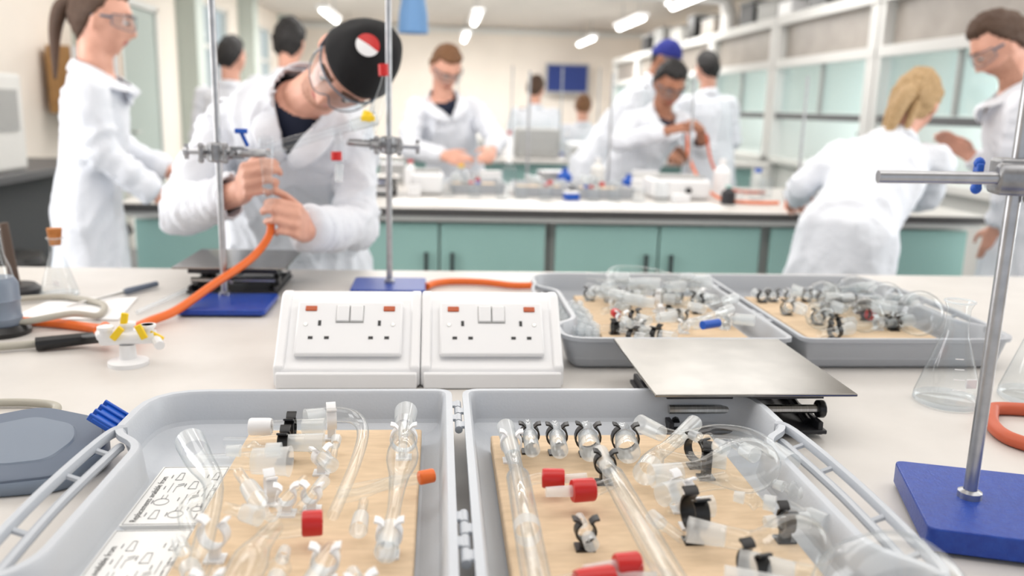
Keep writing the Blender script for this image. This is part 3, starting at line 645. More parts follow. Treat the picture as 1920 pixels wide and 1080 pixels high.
for cx,cy,r,dx,dy in((.79,1.31,.038,-.9,.2),(.70,1.47,.030,-.8,.5),(.79,1.42,.034,-.6,-.6),(.44,1.51,.024,.2,.9),(.64,1.35,.024,-.5,.8),(.71,1.33,.030,-.7,.6),(.78,1.52,.030,-.9,-.1)):
    c=V((cx,cy,.945+r)); d=V((dx,dy,.1)).normalized()
    prof=[c-d*r*.999,c-d*r*.9,c-d*r*.6,c,c+d*r*.6,c+d*r*.9,c+d*r*1.25,c+d*r*1.9]; rr=[.001,r*.43,r*.8,r,r*.8,r*.43,.010,.011]
    item('round_bottom_flask','round-bottomed flask packed in the rear case','flask',[('flask_body',prof,rr,M['glassd'],3),joint(prof[-1],prof[-2],.010)],group='glassware in the rear case')
pts=[V((.31,1.53,.99)),V((.33,1.57,1.0)),V((.36,1.58,1.0)),V((.40,1.55,1.0)),V((.47,1.47,.99))]
item('glass_bend','curved glass tube lying over the packed glassware','glass tube',[('glass_tube',pts,[.009,.010,.010,.011,.012],GL,5)],group='glassware in the rear case')
part('blue_stopcock',G().sweep([V((.405,1.245,.978)),V((.435,1.26,.978))],.007,12),M['bluep'],label='blue plastic stopcock key lying in the rear case',cat='stopcock')
g=G()
for i in range(9):
    for j in range(12): g.sph((.206+.0065+.0125*(i%4)+.003*(j%2),1.30+.0165*j,.944+.006*((i+j)%3)),.0072,8)
part('bubble_wrap',g,M['bubble'],label='crumpled clear bubble wrap in the rear case',cat='bubble wrap',kind='stuff')
# ------------------------------------------------------------------ erlenmeyer flasks
def conical(x,y,s,lab,cork=False):
    o=thing('conical_flask',lab,'flask',(x,y,BZ))
    pr=[(.001,.002),(.038,.001),(.0425,.004),(.0425,.012),(.016,.098),(.0145,.108),(.0145,.132),(.018,.140),(.0185,.143)]
    part('flask_body',G().lathe([(a*s,b*s) for a,b in pr],n=40),M['glassd'],o,sharp=70)
    part('flask_foot',G().lathe([(.040*s,.0012*s),(.0432*s,.004*s),(.0428*s,.009*s)],n=40),FR,o,sharp=70)
    g=G()
    for k in range(4): zz=(.03+.013*k)*s; rr=(.0425-.0265*((.03+.013*k)-.012)/.086)*s*1.003; g.sweep([(rr*cos(t),rr*sin(t),zz) for t in [radians(-115+6*q) for q in range(5)]],.0006,4)
    rr=.0345*s; g.box((rr*cos(radians(-75)),rr*sin(radians(-75)),.038*s),(.014*s,.002,.012*s))
    part('graduation_mark',g,M['white'],o)
    part('rim',G().sweep([(.0187*s*cos(t*pi/10),.0187*s*sin(t*pi/10),.142*s) for t in range(21)],.0014*s,6),FR,o)
    if cork: part('cork_stopper',G().lathe([(.001,.125*s),(.0125*s,.125*s),(.017*s,.165*s),(.001,.165*s)],n=20),M['cork'],o,sharp=40)
p=P(.598,1.089); conical(p.x,p.y+.02,1.0,'clear conical flask with white graduations standing on the bench')
p=P(.73,1.13); conical(p.x,p.y,1.1,'second clear conical flask standing beside a retort stand')
p=P(-.872,1.603); conical(p.x,p.y,.8,'clear conical flask closed with a cork',cork=True)
# ------------------------------------------------------------------ hoses and cables
def hose(name,pts,r,m,lab,cat='hose',k=8,n=14): return part(name,G().sweep(sm(pts,k),r,n),m,label=lab,cat=cat,sharp=60)
hz=BZ+.0085
hose('orange_hose',[P(-.474,1.655,1.072),P(-.478,1.65,1.04),P(-.505,1.62,1.0),P(-.55,1.535,.965),P(-.585,1.45,.937),P(-.605,1.39,hz+.004),P(-.60,1.31,.94),P(-.575,1.235,.962)],.0077,M['orange'],'orange rubber hose running from held glassware to a manifold')
hose('orange_hose',[P(-.95,1.43,hz),P(-.86,1.386,hz),P(-.76,1.372,hz),P(-.674,1.345,hz),P(-.63,1.28,.95),P(-.605,1.21,.962)],.0077,M['orange'],'orange rubber hose lying across the bench towards a manifold')
hose('orange_hose',[P(-.178,1.74,hz),P(-.165,1.775,hz),P(-.127,1.80,hz),P(-.06,1.80,hz),P(0,1.775,hz),P(.04,1.78,hz),P(.075,1.80,hz)],.0075,M['orange'],'orange rubber hose coiled behind the socket housing')
hose('rubber_hose',[P(.72,1.06,hz),P(.646,1.068,hz),P(.625,1.05,hz),P(.60,1.0,hz),P(.60,.955,hz),P(.64,.925,hz),P(.74,.92,hz)],.0085,M['redhose'],'red-orange rubber hose looped on the bench')
hose('grey_hose',[P(-.95,1.51,hz),P(-.861,1.559,hz),P(-.80,1.545,hz),P(-.74,1.505,hz),P(-.715,1.43,hz),P(-.73,1.37,hz+.017),P(-.79,1.335,hz+.01),P(-.87,1.33,hz)],.0055,M['greyhose'],'grey rubber hose curled on the bench')
cab=hose('power_cable',[P(-.86,1.19,hz),P(-.77,1.225,hz),P(-.70,1.26,hz),P(-.66,1.27,hz+.004)],.006,M['greyhose'],'grey cable with a black sleeve lying on the bench','cable')
part('cable_sleeve',G().sweep([P(-.715,1.237,hz+.003),P(-.655,1.262,hz+.006),P(-.61,1.24,.945)],[.0105,.0095,.009],12),M['black'],cab)
hose('grey_cable',[P(-.68,.99,hz-.002),P(-.60,1.0,hz-.002),P(-.555,.99,hz-.002),P(-.55,.96,hz-.002),P(-.585,.935,hz-.002),P(-.66,.915,hz-.002)],.005,M['greyhose'],'pale grey cable looped on the bench','cable')
p=P(-.553,1.185); o=thing('tap_manifold','white plastic tap manifold with yellow levers on a foot','manifold',(p.x,p.y,BZ))
part('foot',G().lathe([(.001,0),(.028,0),(.028,.006),(.012,.010),(.011,.03),(.001,.03)],n=24),M['white'],o)
g=G().sweep([(-.036,0,.038),(.04,0,.042)],.010,14)
for k,(x,y,zz) in enumerate(((-.027,-.005,.058),(0,.006,.061),(.030,0,.060))): g.sweep([(x,y*.3,.036),(x,y,zz)],.0085,12).sweep([(x,y,zz-.004),(x,y,zz)],.0115,12)
g.sweep([(-.036,0,.04),(-.05,.03,.038)],.006,10).sweep([(.04,0,.04),(.052,-.02,.034)],.007,10).sweep([(.0,0,.04),(.008,.04,.045)],.006,10)
part('manifold_body',g,M['white'],o)
for x,y,zz,a in((-.008,-.014,.050,40),(.026,-.016,.053,-25),(.042,-.004,.043,-60),(-.002,.0,.066,10)):
    part('tap_lever',G().box((x,y,zz),(.010,.005,.022),R=Matrix.Rotation(radians(a),3,'Y')),M['yellow'],o,bev=.0015)
p=P(-.822,1.33); o=thing('gas_bottle','slate-blue ribbed cylinder with black foot standing on the bench','bottle',(p.x,p.y,BZ))
part('foot',G().lathe([(.001,0),(.042,0),(.044,.008),(.034,.016),(.001,.016)],n=28),M['black'],o)
part('barrel',G().lathe([(.001,.016),(.029,.016),(.032,.028),(.030,.032),(.030,.053),(.032,.057),(.030,.061),(.030,.083),(.024,.093),(.001,.094)],n=28),M['slate'],o)
part('neck',G().lathe([(.024,.093),(.021,.108),(.013,.13),(.010,.165),(.012,.17)],n=24),GL,o)
p=P(-.955,1.60); o=thing('small_stand','short rod on a round black weighted base','stand',(p.x,p.y,BZ))
part('base',G().lathe([(.001,0),(.045,0),(.045,.014),(.036,.022),(.001,.022)],n=28),M['dark'],o)
part('rod',G().sweep([(0,0,.02),(-.01,.0,.14)],[.010,.008],12),mat('brown_rod',(88,72,62),.6),o)
def sheet(pts,lab,z=BZ+.001,m='paper'):
    g=G(); g.rings([[V((*p.xy,z)) for p in pts],[V((*p.xy,z+.0015)) for p in pts]])
    return part('paper_sheet',g,M[m],fix=True,label=lab,cat='paper',smooth=False)
sheet([P(-.86,1.42),P(-.68,1.43),P(-.72,1.60),P(-.87,1.58)],'white paper sheet lying on the bench')
a=P(-.80,1.49,BZ+.008);b=P(-.725,1.70,BZ+.008)
o=thing('spatula','metal spatula with dark blue handle','tool',a,world=True)
part('blade',G().sweep([a,a.lerp(b,.6)],[.002,.0035],8),M['steel'],o); part('handle',G().sweep([a.lerp(b,.6),a.lerp(b,.65),b],[.004,.007,.006],10),M['slated'],o)
part('glass_rod',G().sweep([P(-.665,1.47,BZ+.006),P(-.645,1.70,BZ+.006)],.004,10),M['frost'],label='frosted glass rod lying on the bench',cat='glass rod')
pl=[(p.x,p.y) for p in (P(-.60,.77),P(-.58,.86),P(-.515,.895),P(-.435,.875),P(-.412,.83),P(-.43,.77),P(-.50,.75))]
base=round_poly([(x,y,.02) for x,y in pl]); cc=sum((q for q in base),V((0,0)))/len(base)
o=thing('handheld_device','slate-grey plastic device with rounded corners','device',(cc.x,cc.y,BZ),world=True)
tl=lambda q,z: BZ+z*(1+.9*(q.y-cc.y)/.07*.5) if z>.006 else BZ+z
def ins(k): return [cc+(q-cc)*k for q in base]
part('device_body',G().rings([[V((q.x,q.y,tl(q,z))) for q in ins(k)] for k,z in((.96,.001),(1,.006),(1,.019),(.97,.024))]),M['slate'],o,fix=True)
part('device_cover',G().rings([[V((q.x,q.y,tl(q,z))) for q in ins(k)] for k,z in((.95,.024),(.95,.028),(.91,.031))]),M['slated'],o,fix=True)
part('device_panel',G().rings([[V((q.x,q.y,tl(q,z))) for q in ins(k)] for k,z in((.6,.031),(.58,.033))]),M['slate'],o,fix=True)
# ------------------------------------------------------------------ held glass apparatus
o=thing('glass_apparatus','clamped glass still head with coloured clips between two stands','glassware',P(-.477,1.64,1.05),world=True)
GD=M['glassd']
def seg(n,pts,r,m,k=0):
    if k:
        rr=[v.x for v in sm([V((q,0,0)) for q in r],k)]; pts=sm(pts,k); r=rr
    return part(n,G().sweep(pts,r,20,cap=False),m,o,sharp=60)
seg('vertical_tube',[P(-.470,1.625,1.232),P(-.472,1.63,1.21),P(-.474,1.64,1.17),P(-.475,1.65,1.10),P(-.475,1.655,1.07)],[.014,.015,.011,.0095,.0075],GD,4)
seg('sloping_tube',[P(-.468,1.625,1.208),P(-.42,1.65,1.224),P(-.36,1.69,1.243),P(-.31,1.72,1.260),P(-.28,1.735,1.270)],[.011,.0125,.0095,.0115,.0135],GD,4)
seg('upper_joint',[P(-.325,1.71,1.255),P(-.28,1.735,1.270)],[.012,.014],FR)
seg('side_tube',[P(-.35,1.695,1.245),P(-.348,1.70,1.22),P(-.348,1.70,1.16)],[.009,.010,.008],GD)
seg('lower_joint',[P(-.348,1.70,1.18),P(-.35,1.70,1.145)],[.009,.008],FR)
seg('riser_tube',[P(-.30,1.73,1.22),P(-.285,1.735,1.27),P(-.265,1.735,1.33),P(-.258,1.73,1.36)],[.010,.013,.0095,.0085],GD,4)
part('blue_joint_clip',G().box(P(-.508,1.60,1.243),(.022,.012,.009)).sweep([P(-.508,1.60,1.24),P(-.50,1.61,1.215)],.004,8),M['bluep'],o,bev=.002)
part('red_screw_cap',G().sweep([P(-.350,1.685,1.205),P(-.350,1.685,1.188)],.0108,14),M['red'],o,bev=.001)
part('red_screw_cap',G().sweep([P(-.263,1.72,1.375),P(-.262,1.72,1.352)],.010,14),M['red'],o,bev=.001)
part('yellow_joint_clip',G().sweep([P(-.297,1.71,1.266),P(-.292,1.715,1.282)],.0105,12).box(P(-.29,1.70,1.27),(.026,.006,.01)),M['yellow'],o,bev=.001)
# ------------------------------------------------------------------ people
def ga(a,s): return exp(-(a*a)/(s*s))
def headpt(d):
    x=d.x*.071;y=d.y*.093;z=d.z*.116
    if z<0:
        k=-z/.118; x*=1-.27*k**1.9; y*= (1-.04*k) if y>0 else (1-.45*k)
    if y>0:
        y*=.97
        y-=.011*ga(abs(x)-.031,.014)*ga(z-.010,.013)
        y+=.006*ga(z-.032,.010)*ga(x,.045)
        y+=.004*ga(abs(x)-.036,.016)*ga(z+.022,.016)
        t=min(max((.018-z)/.05,0),1)
        f=1 if z>-.034 else exp(-((z+.034)/.006)**2)
        if z<.03: y+=(.004+.024*t)*ga(x,.0085+.006*t)*f*min(1,(.03-z)/.012)
        y+=.007*ga(z+.058,.010)*ga(x,.022); y-=.005*ga(z+.058,.003)*ga(x,.022)
        y+=.010*ga(z+.097,.018)*ga(x,.022)
        y-=.005*ga(z+.077,.007)*ga(x,.02)
    return V((x,y,z))
def head_geo(g,F,n=44):
    rs=[]
    for i in range(1,n//2+10):
        th=-pi/2+pi*i/(n//2+10)
        rs.append([F@headpt(V((cos(th)*cos(2*pi*j/n),cos(th)*sin(2*pi*j/n),sin(th)))) for j in range(n)])
    g.rings(rs)
    for s in(-1,1):
        o=len(g.v); g.sph((0,0,0),.03,12,sc_=(.32,.62,1.05)); g.xf(F@Matrix.Translation((s*.074,-.008,-.004))@Matrix.Rotation(radians(18*s),4,'Z')@Matrix.Rotation(radians(-10),4,'X'),o)
def hair_geo(g,F,kind,th=.013):
    n=64;rs=[]
    for i in range(1,56):
        t=-pi/2+pi*i/56; r=[]
        for j in range(n):
            d=V((cos(t)*cos(2*pi*j/n),cos(t)*sin(2*pi*j/n),sin(t))); p=headpt(d)
            if kind=='cap': lim=.10+.20*max(d.y,0)-.25*max(-d.y,0)
            else: lim=(.60 if d.y>.25 else (.60-(.25-d.y)*1.5)) if d.y>-.1 else .075-(-.1-d.y)*1.0
            if kind=='long' and d.y<=.25: lim-=.25
            if kind!='cap': lim+=noise.noise(d*9)*.10
            q=(d.z-lim)/.10; q=min(max(q,0),1); q=q*q*(3-2*q)
            if kind=='cap': e=noise.noise(d*3)*.003
            elif kind=='curly': e=noise.noise(d*9)*.010+noise.noise(d*19)*.007+.006
            else: e=noise.noise(d*5)*.006+noise.noise(V((d.x*16,d.y*16,d.z*6)))*.006+noise.noise(V((d.x*34,d.y*34,d.z*9)))*.004
            L=p.length; k=q*(th+e+.004*max(d.z,0))+(1-q)*(-.012)
            r.append(F@(p*(1+k/L)))
        rs.append(r)
    g.rings(rs)
def hand_geo(g,wr,d,nrm,th,curl=(.35,.45,.35),s=1.0,spread=.06,tb=.5):
    wr=V(wr);d=V(d).normalized();nrm=V(nrm);nrm=(nrm-d*nrm.dot(d)).normalized();sd=V(th);sd=(sd-d*sd.dot(d)-nrm*sd.dot(nrm)).normalized()
    offs_=(.029,.010,-.010,-.028); L=((.043,.025,.020),(.048,.029,.021),(.044,.027,.020),(.034,.020,.018)); kn=(.086,.090,.086,.078); R=(.0088,.009,.0086,.0076)
    for i in range(4):
        a=wr+sd*offs_[i]*.55*s; k=wr+d*kn[i]*s+sd*offs_[i]*s
        g.caps(a,k,.0135*s,.0105*s,10)
        if i<3: g.caps(wr+sd*(offs_[i]+offs_[i+1])*.3*s+d*.02*s,wr+d*(kn[i]-.012)*s+sd*(offs_[i]+offs_[i+1])*.5*s,.0145*s,.0105*s,10)
        ang=0;p=k;dd=(d+sd*(spread*(1.5-i))).normalized()
        for j in range(3):
            ang+=curl[j]*(1+.08*i); q=dd*cos(ang)+nrm*sin(ang); p2=p+q*L[i][j]*s
            g.caps(p,p2,(R[i]-.0007*j)*s,(R[i]-.0007*(j+1))*s,10); p=p2
    p=wr+d*.022*s+sd*.022*s
    q=(d*.62+sd*.62+nrm*.45*tb*2).normalized(); p2=p+q*.042*s; g.caps(p,p2,.0135*s,.0108*s,10)
    q=(d*.8+sd*.25+nrm*.8*tb).normalized(); p3=p2+q*.030*s; g.caps(p2,p3,.0105*s,.0092*s,10)
    q=(d*.85+sd*.0+nrm*.9*tb).normalized(); g.caps(p3,p3+q*.024*s,.0092*s,.0075*s,10)
def bake(g,vox,smooth):
    me=bpy.data.meshes.new('tmp'); me.from_pydata(g.v,[],g.f); ob=bpy.data.objects.new('tmp',me); sc.collection.objects.link(ob)
    bm=bmesh.new(); bm.from_mesh(me); bmesh.ops.recalc_face_normals(bm,faces=bm.faces); bm.to_mesh(me); bm.free()
    r=ob.modifiers.new('r','REMESH'); r.mode='VOXEL'; r.voxel_size=vox; r.adaptivity=0
    if smooth: s=ob.modifiers.new('s','SMOOTH'); s.iterations=smooth; s.factor=.5
    dg=bpy.context.evaluated_depsgraph_get(); dg.update(); out=bpy.data.meshes.new_from_object(ob.evaluated_get(dg)); bpy.data.objects.remove(ob); return out
def ell(c,u,a,v,b,n=28): return [c+u*(a*cos(2*pi*j/n))+v*(b*sin(2*pi*j/n)) for j in range(n)]
def ridge(p): 
    k=1-abs(noise.noise(p))*2.2
    return max(k,0)**3
def person(lab,head,fwd,up,neck,shR,shL,elR,elL,wrR,wrL,pelvis,hands=None,skin='skin',hair='brown',hairkind='short',vox=.009,cvox=.012,w=1.0,hem=.45,tail=None,glasses=True,cap=None,fold=1.0,coat='coat',feet=None,hth=.014,vd=.13,beard=None,nr=.085,vw=.058):
    head,neck,shR,shL,elR,elL,wrR,wrL,pelvis=[V(q) for q in(head,neck,shR,shL,elR,elL,wrR,wrL,pelvis)]
    f=V(fwd).normalized(); u=V(up); u=(u-f*u.dot(f)).normalized(); r=f.cross(u)
    HF=frame(head,r,f,u)
    spine=(neck-pelvis).normalized(); side=(shR-shL); side=(side-spine*side.dot(spine)).normalized()
    fr=(spine.cross(side)).normalized()
    sh=side.copy(); sh.z=0; sh.normalize(); fh=V((0,0,1)).cross(sh)
    g=G(); head_geo(g,HF)
    g.caps(neck-spine*.02,head-u*.05-f*.022,.056,.052)
    rs=[ell(pelvis-V((0,0,.06)),sh,.14*w,fh,.095*w),ell(pelvis+spine*.05,side,.145*w,fr,.095*w),ell(pelvis.lerp(neck,.4),side,.125*w,fr,.085*w),ell(pelvis.lerp(neck,.72),side,.145*w,fr,.09*w),ell(pelvis.lerp(neck,.9),side,.13*w,fr,.075*w),ell(neck,side,.06,fr,.06)]
    g.rings(rs)
    for a,b,c in((shR,elR,wrR),(shL,elL,wrL)):
        g.caps(neck.lerp(a,.4)-spine*.03,a,.045,.04); g.caps(a,b,.041,.034); g.caps(b,c,.034,.026)
    for s in(1,-1):
        hp=pelvis+sh*(.08*s*w)-V((0,0,.05)); an=V((hp.x+sh.x*.03*s,hp.y+sh.y*.03*s,.09)) if not feet else V(feet[0 if s==1 else 1]); kn=hp.lerp(an,.5)+fh*.03
        g.caps(hp,kn,.078,.055); g.caps(kn,an,.052,.036); g.caps(an-V((0,0,.045))-fh*.03,an-V((0,0,.052))+fh*.16,.042,.034)
    hs=hands or [None,None]
    for wpt,el,hd,s in((wrR,elR,hs[0],1),(wrL,elL,hs[1],-1)):
        if hd is None:
            d=(wpt-el).normalized(); nn=V((0,0,-1))*.6-side*(s*.8); tt=d.cross(nn)*(-s)
            if tt.z<0: tt=-tt
            hand_geo(g,wpt,d,nn,tt)
        else: hand_geo(g,wpt,*hd)
    me=bake(g,vox,2)
    mats=[M[skin],M['navy'],M['jeans'],M['shoe'],M['lips'],M[beard or skin]]
    HI=HF.inverted()
    o=mesh_obj('person',me,mats,label=lab,cat='person',base=(pelvis.x,pelvis.y,0),smooth=True,sharp=180)
    b=ORG[o.name]
    for p in me.polygons:
        c=p.center+b; mi=0
        hl=HI@c
        if hl.length<.15:
            if hl.y>.06 and abs(hl.z+.058)<.009 and abs(hl.x)<.022: mi=4
            elif beard and hl.y>.0 and hl.z<-.045+.5*max(0,.03-hl.y) and hl.y<.12: mi=5
        elif c.z<.1: mi=3
        elif (c-wrR).length<.19 and (c-wrR).length<(c-elR).length*.8 : mi=0
        elif (c-wrL).length<.19 and (c-wrL).length<(c-elL).length*.8: mi=0
        elif (c-neck).dot(spine)>-.004 and (c-neck).length<.16: mi=0
        elif c.z<pelvis.z-.02: mi=2
        else: mi=1
        p.material_index=mi
    # coat
    g=G()
    hc=V((pelvis.x,pelvis.y,hem)); n=36
    rs=[ell(hc,sh,.225*w,fh,.165*w,n),ell(hc.lerp(pelvis,.5),sh,.205*w,fh,.15*w,n),ell(pelvis,(sh+side).normalized(),.18*w,(fh+fr).normalized(),.13*w,n),ell(pelvis.lerp(neck,.35),side,.158*w,fr,.115*w,n),ell(pelvis.lerp(neck,.7),side,.175*w,fr,.12*w,n),ell(pelvis.lerp(neck,.88),side,.155*w,fr,.10*w,n),ell(pelvis.lerp(neck,.97),side,.09,fr,.084,n),ell(neck+spine*.012,side,.070,fr,.072,n)]
    g.rings(rs)
    for a,bb,c in((shR,elR,wrR),(shL,elL,wrL)):
        g.caps(neck.lerp(a,.35)-spine*.045,a-spine*.012,.056,.054); g.caps(a-spine*.012,bb,.056,.049)
        e=bb.lerp(c,.95); g.caps(bb,bb.lerp(c,.5),.049,.044); g.sweep([bb.lerp(c,.4),e,e.lerp(c,.5)],[.045,.042,.041],20)
    cm=bake(g,cvox,4)
    nv=[v.normal.copy() for v in cm.vertices]
    def limbdir(c):
        best=None;bd=1e9
        for a,bb in((shR,elR),(shL,elL),(elR,wrR),(elL,wrL)):
            ab=bb-a; t=min(max((c-a).dot(ab)/ab.length_squared,0),1); dd=(a+ab*t-c).length
            if dd<bd: bd=dd;best=ab.normalized()
        return (best,bd)
    for v,nn in zip(cm.vertices,nv):
        c=v.co; ld,bd=limbdir(c)
        t=min(max((bd-.065)/.04,0),1)
        k=noise.noise(c*4.5)*.008
        al=c.dot(ld); q=V((c.x*6,c.y*6,c.z*6))+ld*(al*9)
        ks=ridge(q)*.010-.002+ridge(q*2.1+V((4,1,7)))*.005
        kt=ridge(V((c.x*8+2,c.y*8,c.z*2.2)))*.016-.003+ridge(V((c.x*17,c.y*17+5,c.z*6)))*.006
        v.co=c+nn*((k+ks*(1-t)+kt*t)*fold)
    bm=bmesh.new(); bm.from_mesh(cm); dl=[]
    for fc in bm.faces:
        c=fc.calc_center_median()-neck; x=c.dot(side);y=c.dot(fr);z=c.dot(spine)
        if z>-.004 and sqrt(x*x+y*y)<nr: dl.append(fc)
        elif y>0 and -vd<z and abs(x)<.006+(z+vd)*(vw/vd): dl.append(fc)
    bmesh.ops.delete(bm,geom=dl,context='FACES'); bm.to_mesh(cm); bm.free()
    cl=mesh_obj('lab_coat',cm,M[coat],o,smooth=True,sharp=180,thick=.004,label='white long-sleeved lab coat')
    def tp(x,y,z): return neck+side*x+fr*y+spine*z
    kz=vd/.21
    half=[((.006,.122*w,-.21*kz-.005),(.8,.3,.1),.016),((.030*vw/.058,.120*w,-.14*kz),(.9,.25,.1),.026),((.056*vw/.058,.102,-.07*kz),(.9,.2,-.1),.032),((.074*nr/.085,.062,-.012),(.8,.2,-.6),.028),((.074,.0,.014),(.5,0,-.9),.024),((.05,-.058,.026),(.3,-.3,-.95),.022),((0,-.078,.028),(0,-.35,-.95),.022)]
    pth=half+[((-a[0],a[1],a[2]),(-c[0],c[1],c[2]),r_) for a,c,r_ in half[-2::-1]]
    P1=sm([tp(*a) for a,_,_ in pth],3); P2=sm([side*c[0]+fr*c[1]+spine*c[2] for _,c,_ in pth],3); P3=sm([V((r_,0,0)) for *_,r_ in pth],3)
    rs=[]
    for i,(a,c,r_) in enumerate(zip(P1,P2,P3)):
        t=(P1[min(i+1,len(P1)-1)]-P1[max(i-1,0)]).normalized(); wv=(c-t*c.dot(t)).normalized(); tv=t.cross(wv)
        rs.append(ell(a+wv*r_.x*.5,wv,r_.x,tv,.0045,10))
    part('collar',G().rings(rs),M[coat],cl,sharp=180)
    g=G()
    if cap:
        hair_geo(g,HF,'cap',.014); part('cap',g,M[cap],o,sharp=180,label='close-fitting '+('black patterned' if cap=='cap' else 'blue knitted')+' cap')
        g=G(); hair_geo(g,HF,'short',.006); part('hair',g,M[hair],o,sharp=180)
    else:
        hair_geo(g,HF,hairkind,hth)
        if tail:
            for tt in tail:
                t=[HF@V(q) for q in tt[0]]; g.sweep(sm(t,5),[v.x for v in sm([V((r,0,0)) for r in tt[1]],5)],14)
        part('hair',g,M[hair],o,sharp=180)
    for s in(-1,1):
        e=part('eye',G().sph(HF@V((s*.031,.0715,.010)),.0125,12),M['eye'],o)
        part('iris',G().sph(HF@V((s*.031,.0795,.004)),.0062,10),M['iris'],e)
        part('eyelid',G().sph(HF@V((s*.031,.0715,.0125)),.0133,12,sc_=(1,1,.86)) ,M[skin],o)
        q=[HF@V((s*.014,.090,.026)),HF@V((s*.032,.088,.032)),HF@V((s*.050,.075,.027))]
        part('eyebrow',G().sweep(sm(q,3),[.003]*7,6),M[hair],o)
    if glasses:
        def wp(a,z): return HF@V((.074*sin(a),.024+.080*cos(a)-.10*abs(z-.006),z))
        N=28; aa=[radians(-80+160*k/N) for k in range(N+1)]
        def bot(a): return -.022+.026*exp(-(a/.16)**2)+.012*(abs(a)/1.40)**3
        def topz(a): return .029-.006*(abs(a)/1.40)**2
        rs=[[wp(a,bot(a)+(topz(a)-bot(a))*j/4) for j in range(5)] for a in aa]
        vs=[p for r0 in rs for p in r0]; fs=[(i*5+j,i*5+j+1,(i+1)*5+j+1,(i+1)*5+j) for i in range(N) for j in range(4)]
        g=G(); th=.0018 if cap!='cap' else .0024
        g.sweep([wp(a,topz(a)) for a in aa],th,8); g.sweep([wp(a,bot(a)) for a in aa],th*.6,6)
        for s in(-1,1):
            g.sweep([HF@V((s*.0735,.036,.014)),HF@V((s*.076,.008,.013)),HF@V((s*.078,-.025,.008))],.0062 if cap=='cap' else .0045,8,flat=.35)
            g.sweep([wp(s*radians(80),topz(1.4)),wp(s*radians(80),bot(1.4))],th,6)
        sg=part('safety_glasses',g,M['smoke'],o,label='clear wraparound safety spectacles')
        part('lens',G().add(vs,fs),M['lens'],sg)
    return o,HF
D3=P
mo,HF=person('man in lab coat and black patterned cap leaning over glassware',
 P(-.356,1.87,1.370),D3(-.32,-.74,-.56),D3(.72,-.42,.52),P(-.495,2.03,1.31),
 P(-.705,2.12,1.26),P(-.395,2.11,1.21),P(-.775,1.985,1.04),P(-.37,2.02,1.01),P(-.558,1.742,1.115),P(-.430,1.745,1.040),P(-.62,2.40,.93),
 hands=[(D3(.38,-.78,.36),D3(.88,.42,.05),(0,0,1),(.85,1.05,.75),.96,.0,.6),(D3(.02,-.86,.34),D3(-.95,.15,0),(0,0,1),(.85,1.05,.75),.96,.0,.6)],
 vox=.0046,cvox=.008,w=1.08,cap='cap',hair='brown',fold=1.15,vd=.08,beard='stubble',nr=.068,vw=.042)
d=V((.24,.36,.86)).normalized(); q=headpt(d); q=q*(1+.022/q.length)
tn=d; tu=(V((.1,-1,.2))-tn*tn.dot(V((.1,-1,.2)))).normalized(); tr=tu.cross(tn)
capo=[c for c in mo.children if c.name.startswith('cap')][0]
for nm,a0,a1,m in(('patch_upper_half',0,180,'red'),('patch_lower_half',180,360,'white')):
    n=14; ring=[(0,0)]+[(.024*cos(radians(a0+(a1-a0)*k/n)),.024*sin(radians(a0+(a1-a0)*k/n))) for k in range(n+1)]
    vs=[HF@(q+tr*a+tu*b-tn*(5*(a*a+b*b))) for a,b in ring]
    part(nm,G().add(vs,[(0,k+1,k+2) for k in range(n)]),M[m],capo,smooth=False,thick=.001)
def quick(lab,hx,hy,hz,fwd,up,body,shw=.18,elR=None,elL=None,wrR=None,wrL=None,pel=None,**k):
    H=P(hx,hy,hz); F=P(*body).normalized(); R=F.cross(V((0,0,1)))
    up_=P(*up).normalized(); neck=H-up_*.172-P(*fwd).normalized()*.02
    pe=P(*pel) if pel else V((neck.x,neck.y,.93))
    c=neck.lerp(pe,.10)
    sR=c+R*shw;sL=c-R*shw
    eR=P(*elR) if elR else sR+V((0,0,-.27))+R*.04-F*.03; eL=P(*elL) if elL else sL+V((0,0,-.27))-R*.04-F*.03
    wR=P(*wrR) if wrR else eR+F*.2+V((0,0,-.1))-R*.06; wL=P(*wrL) if wrL else eL+F*.2+V((0,0,-.1))+R*.06
    return person(lab,H,P(*fwd),up_,neck,sR,sL,eR,eL,wR,wL,pe,**k)
quick('woman with brown tied-back hair in a long lab coat',-1.36,2.90,1.54,(.93,.30,-.14),(.05,0,1),(.93,.30,0),shw=.145,
 elR=(-1.33,2.76,1.12),wrR=(-1.19,2.83,.99),elL=(-1.43,3.05,1.14),wrL=(-1.24,3.07,1.04),pel=(-1.455,2.9,.93),w=.82,hem=.4,vd=.07,hair='brown',tail=[([(0,-.085,.03),(0,-.12,.02),(0,-.135,-.06),(0,-.125,-.21)],[.022,.026,.020,.005])])
quick('young man with light brown hair working at the bench',-.37,4.55,1.485,(.40,-.66,-.62),(.1,-.35,1),(.40,-.92,0),shw=.16,vd=.08,
 elR=(-.56,4.50,1.08),wrR=(-.36,4.34,1.05),elL=(-.10,4.62,1.12),wrL=(-.12,4.36,1.08),pel=(-.33,4.79,.93),w=.92,hair='ginger')
quick('man with dark curly hair and glasses holding tubing',.80,4.6,1.43,(.2,-.8,-.55),(.1,-.4,1),(.4,-.9,0),shw=.165,vd=.08,hairkind='curly',w=.95,
 elR=(.54,4.5,1.13),wrR=(.76,4.38,1.2),elL=(1.0,4.6,1.1),wrL=(.93,4.38,1.2),pel=(.62,4.82,.92),hair='blackhair',skin='skin2')
quick('person in a blue knitted hat and lab coat bending forward',.96,5.75,1.625,(.8,-.5,-.4),(.3,-.1,1),(.9,-.4,0),pel=(.50,5.75,.93),cap='bluehat',hair='blackhair',skin='skin2')
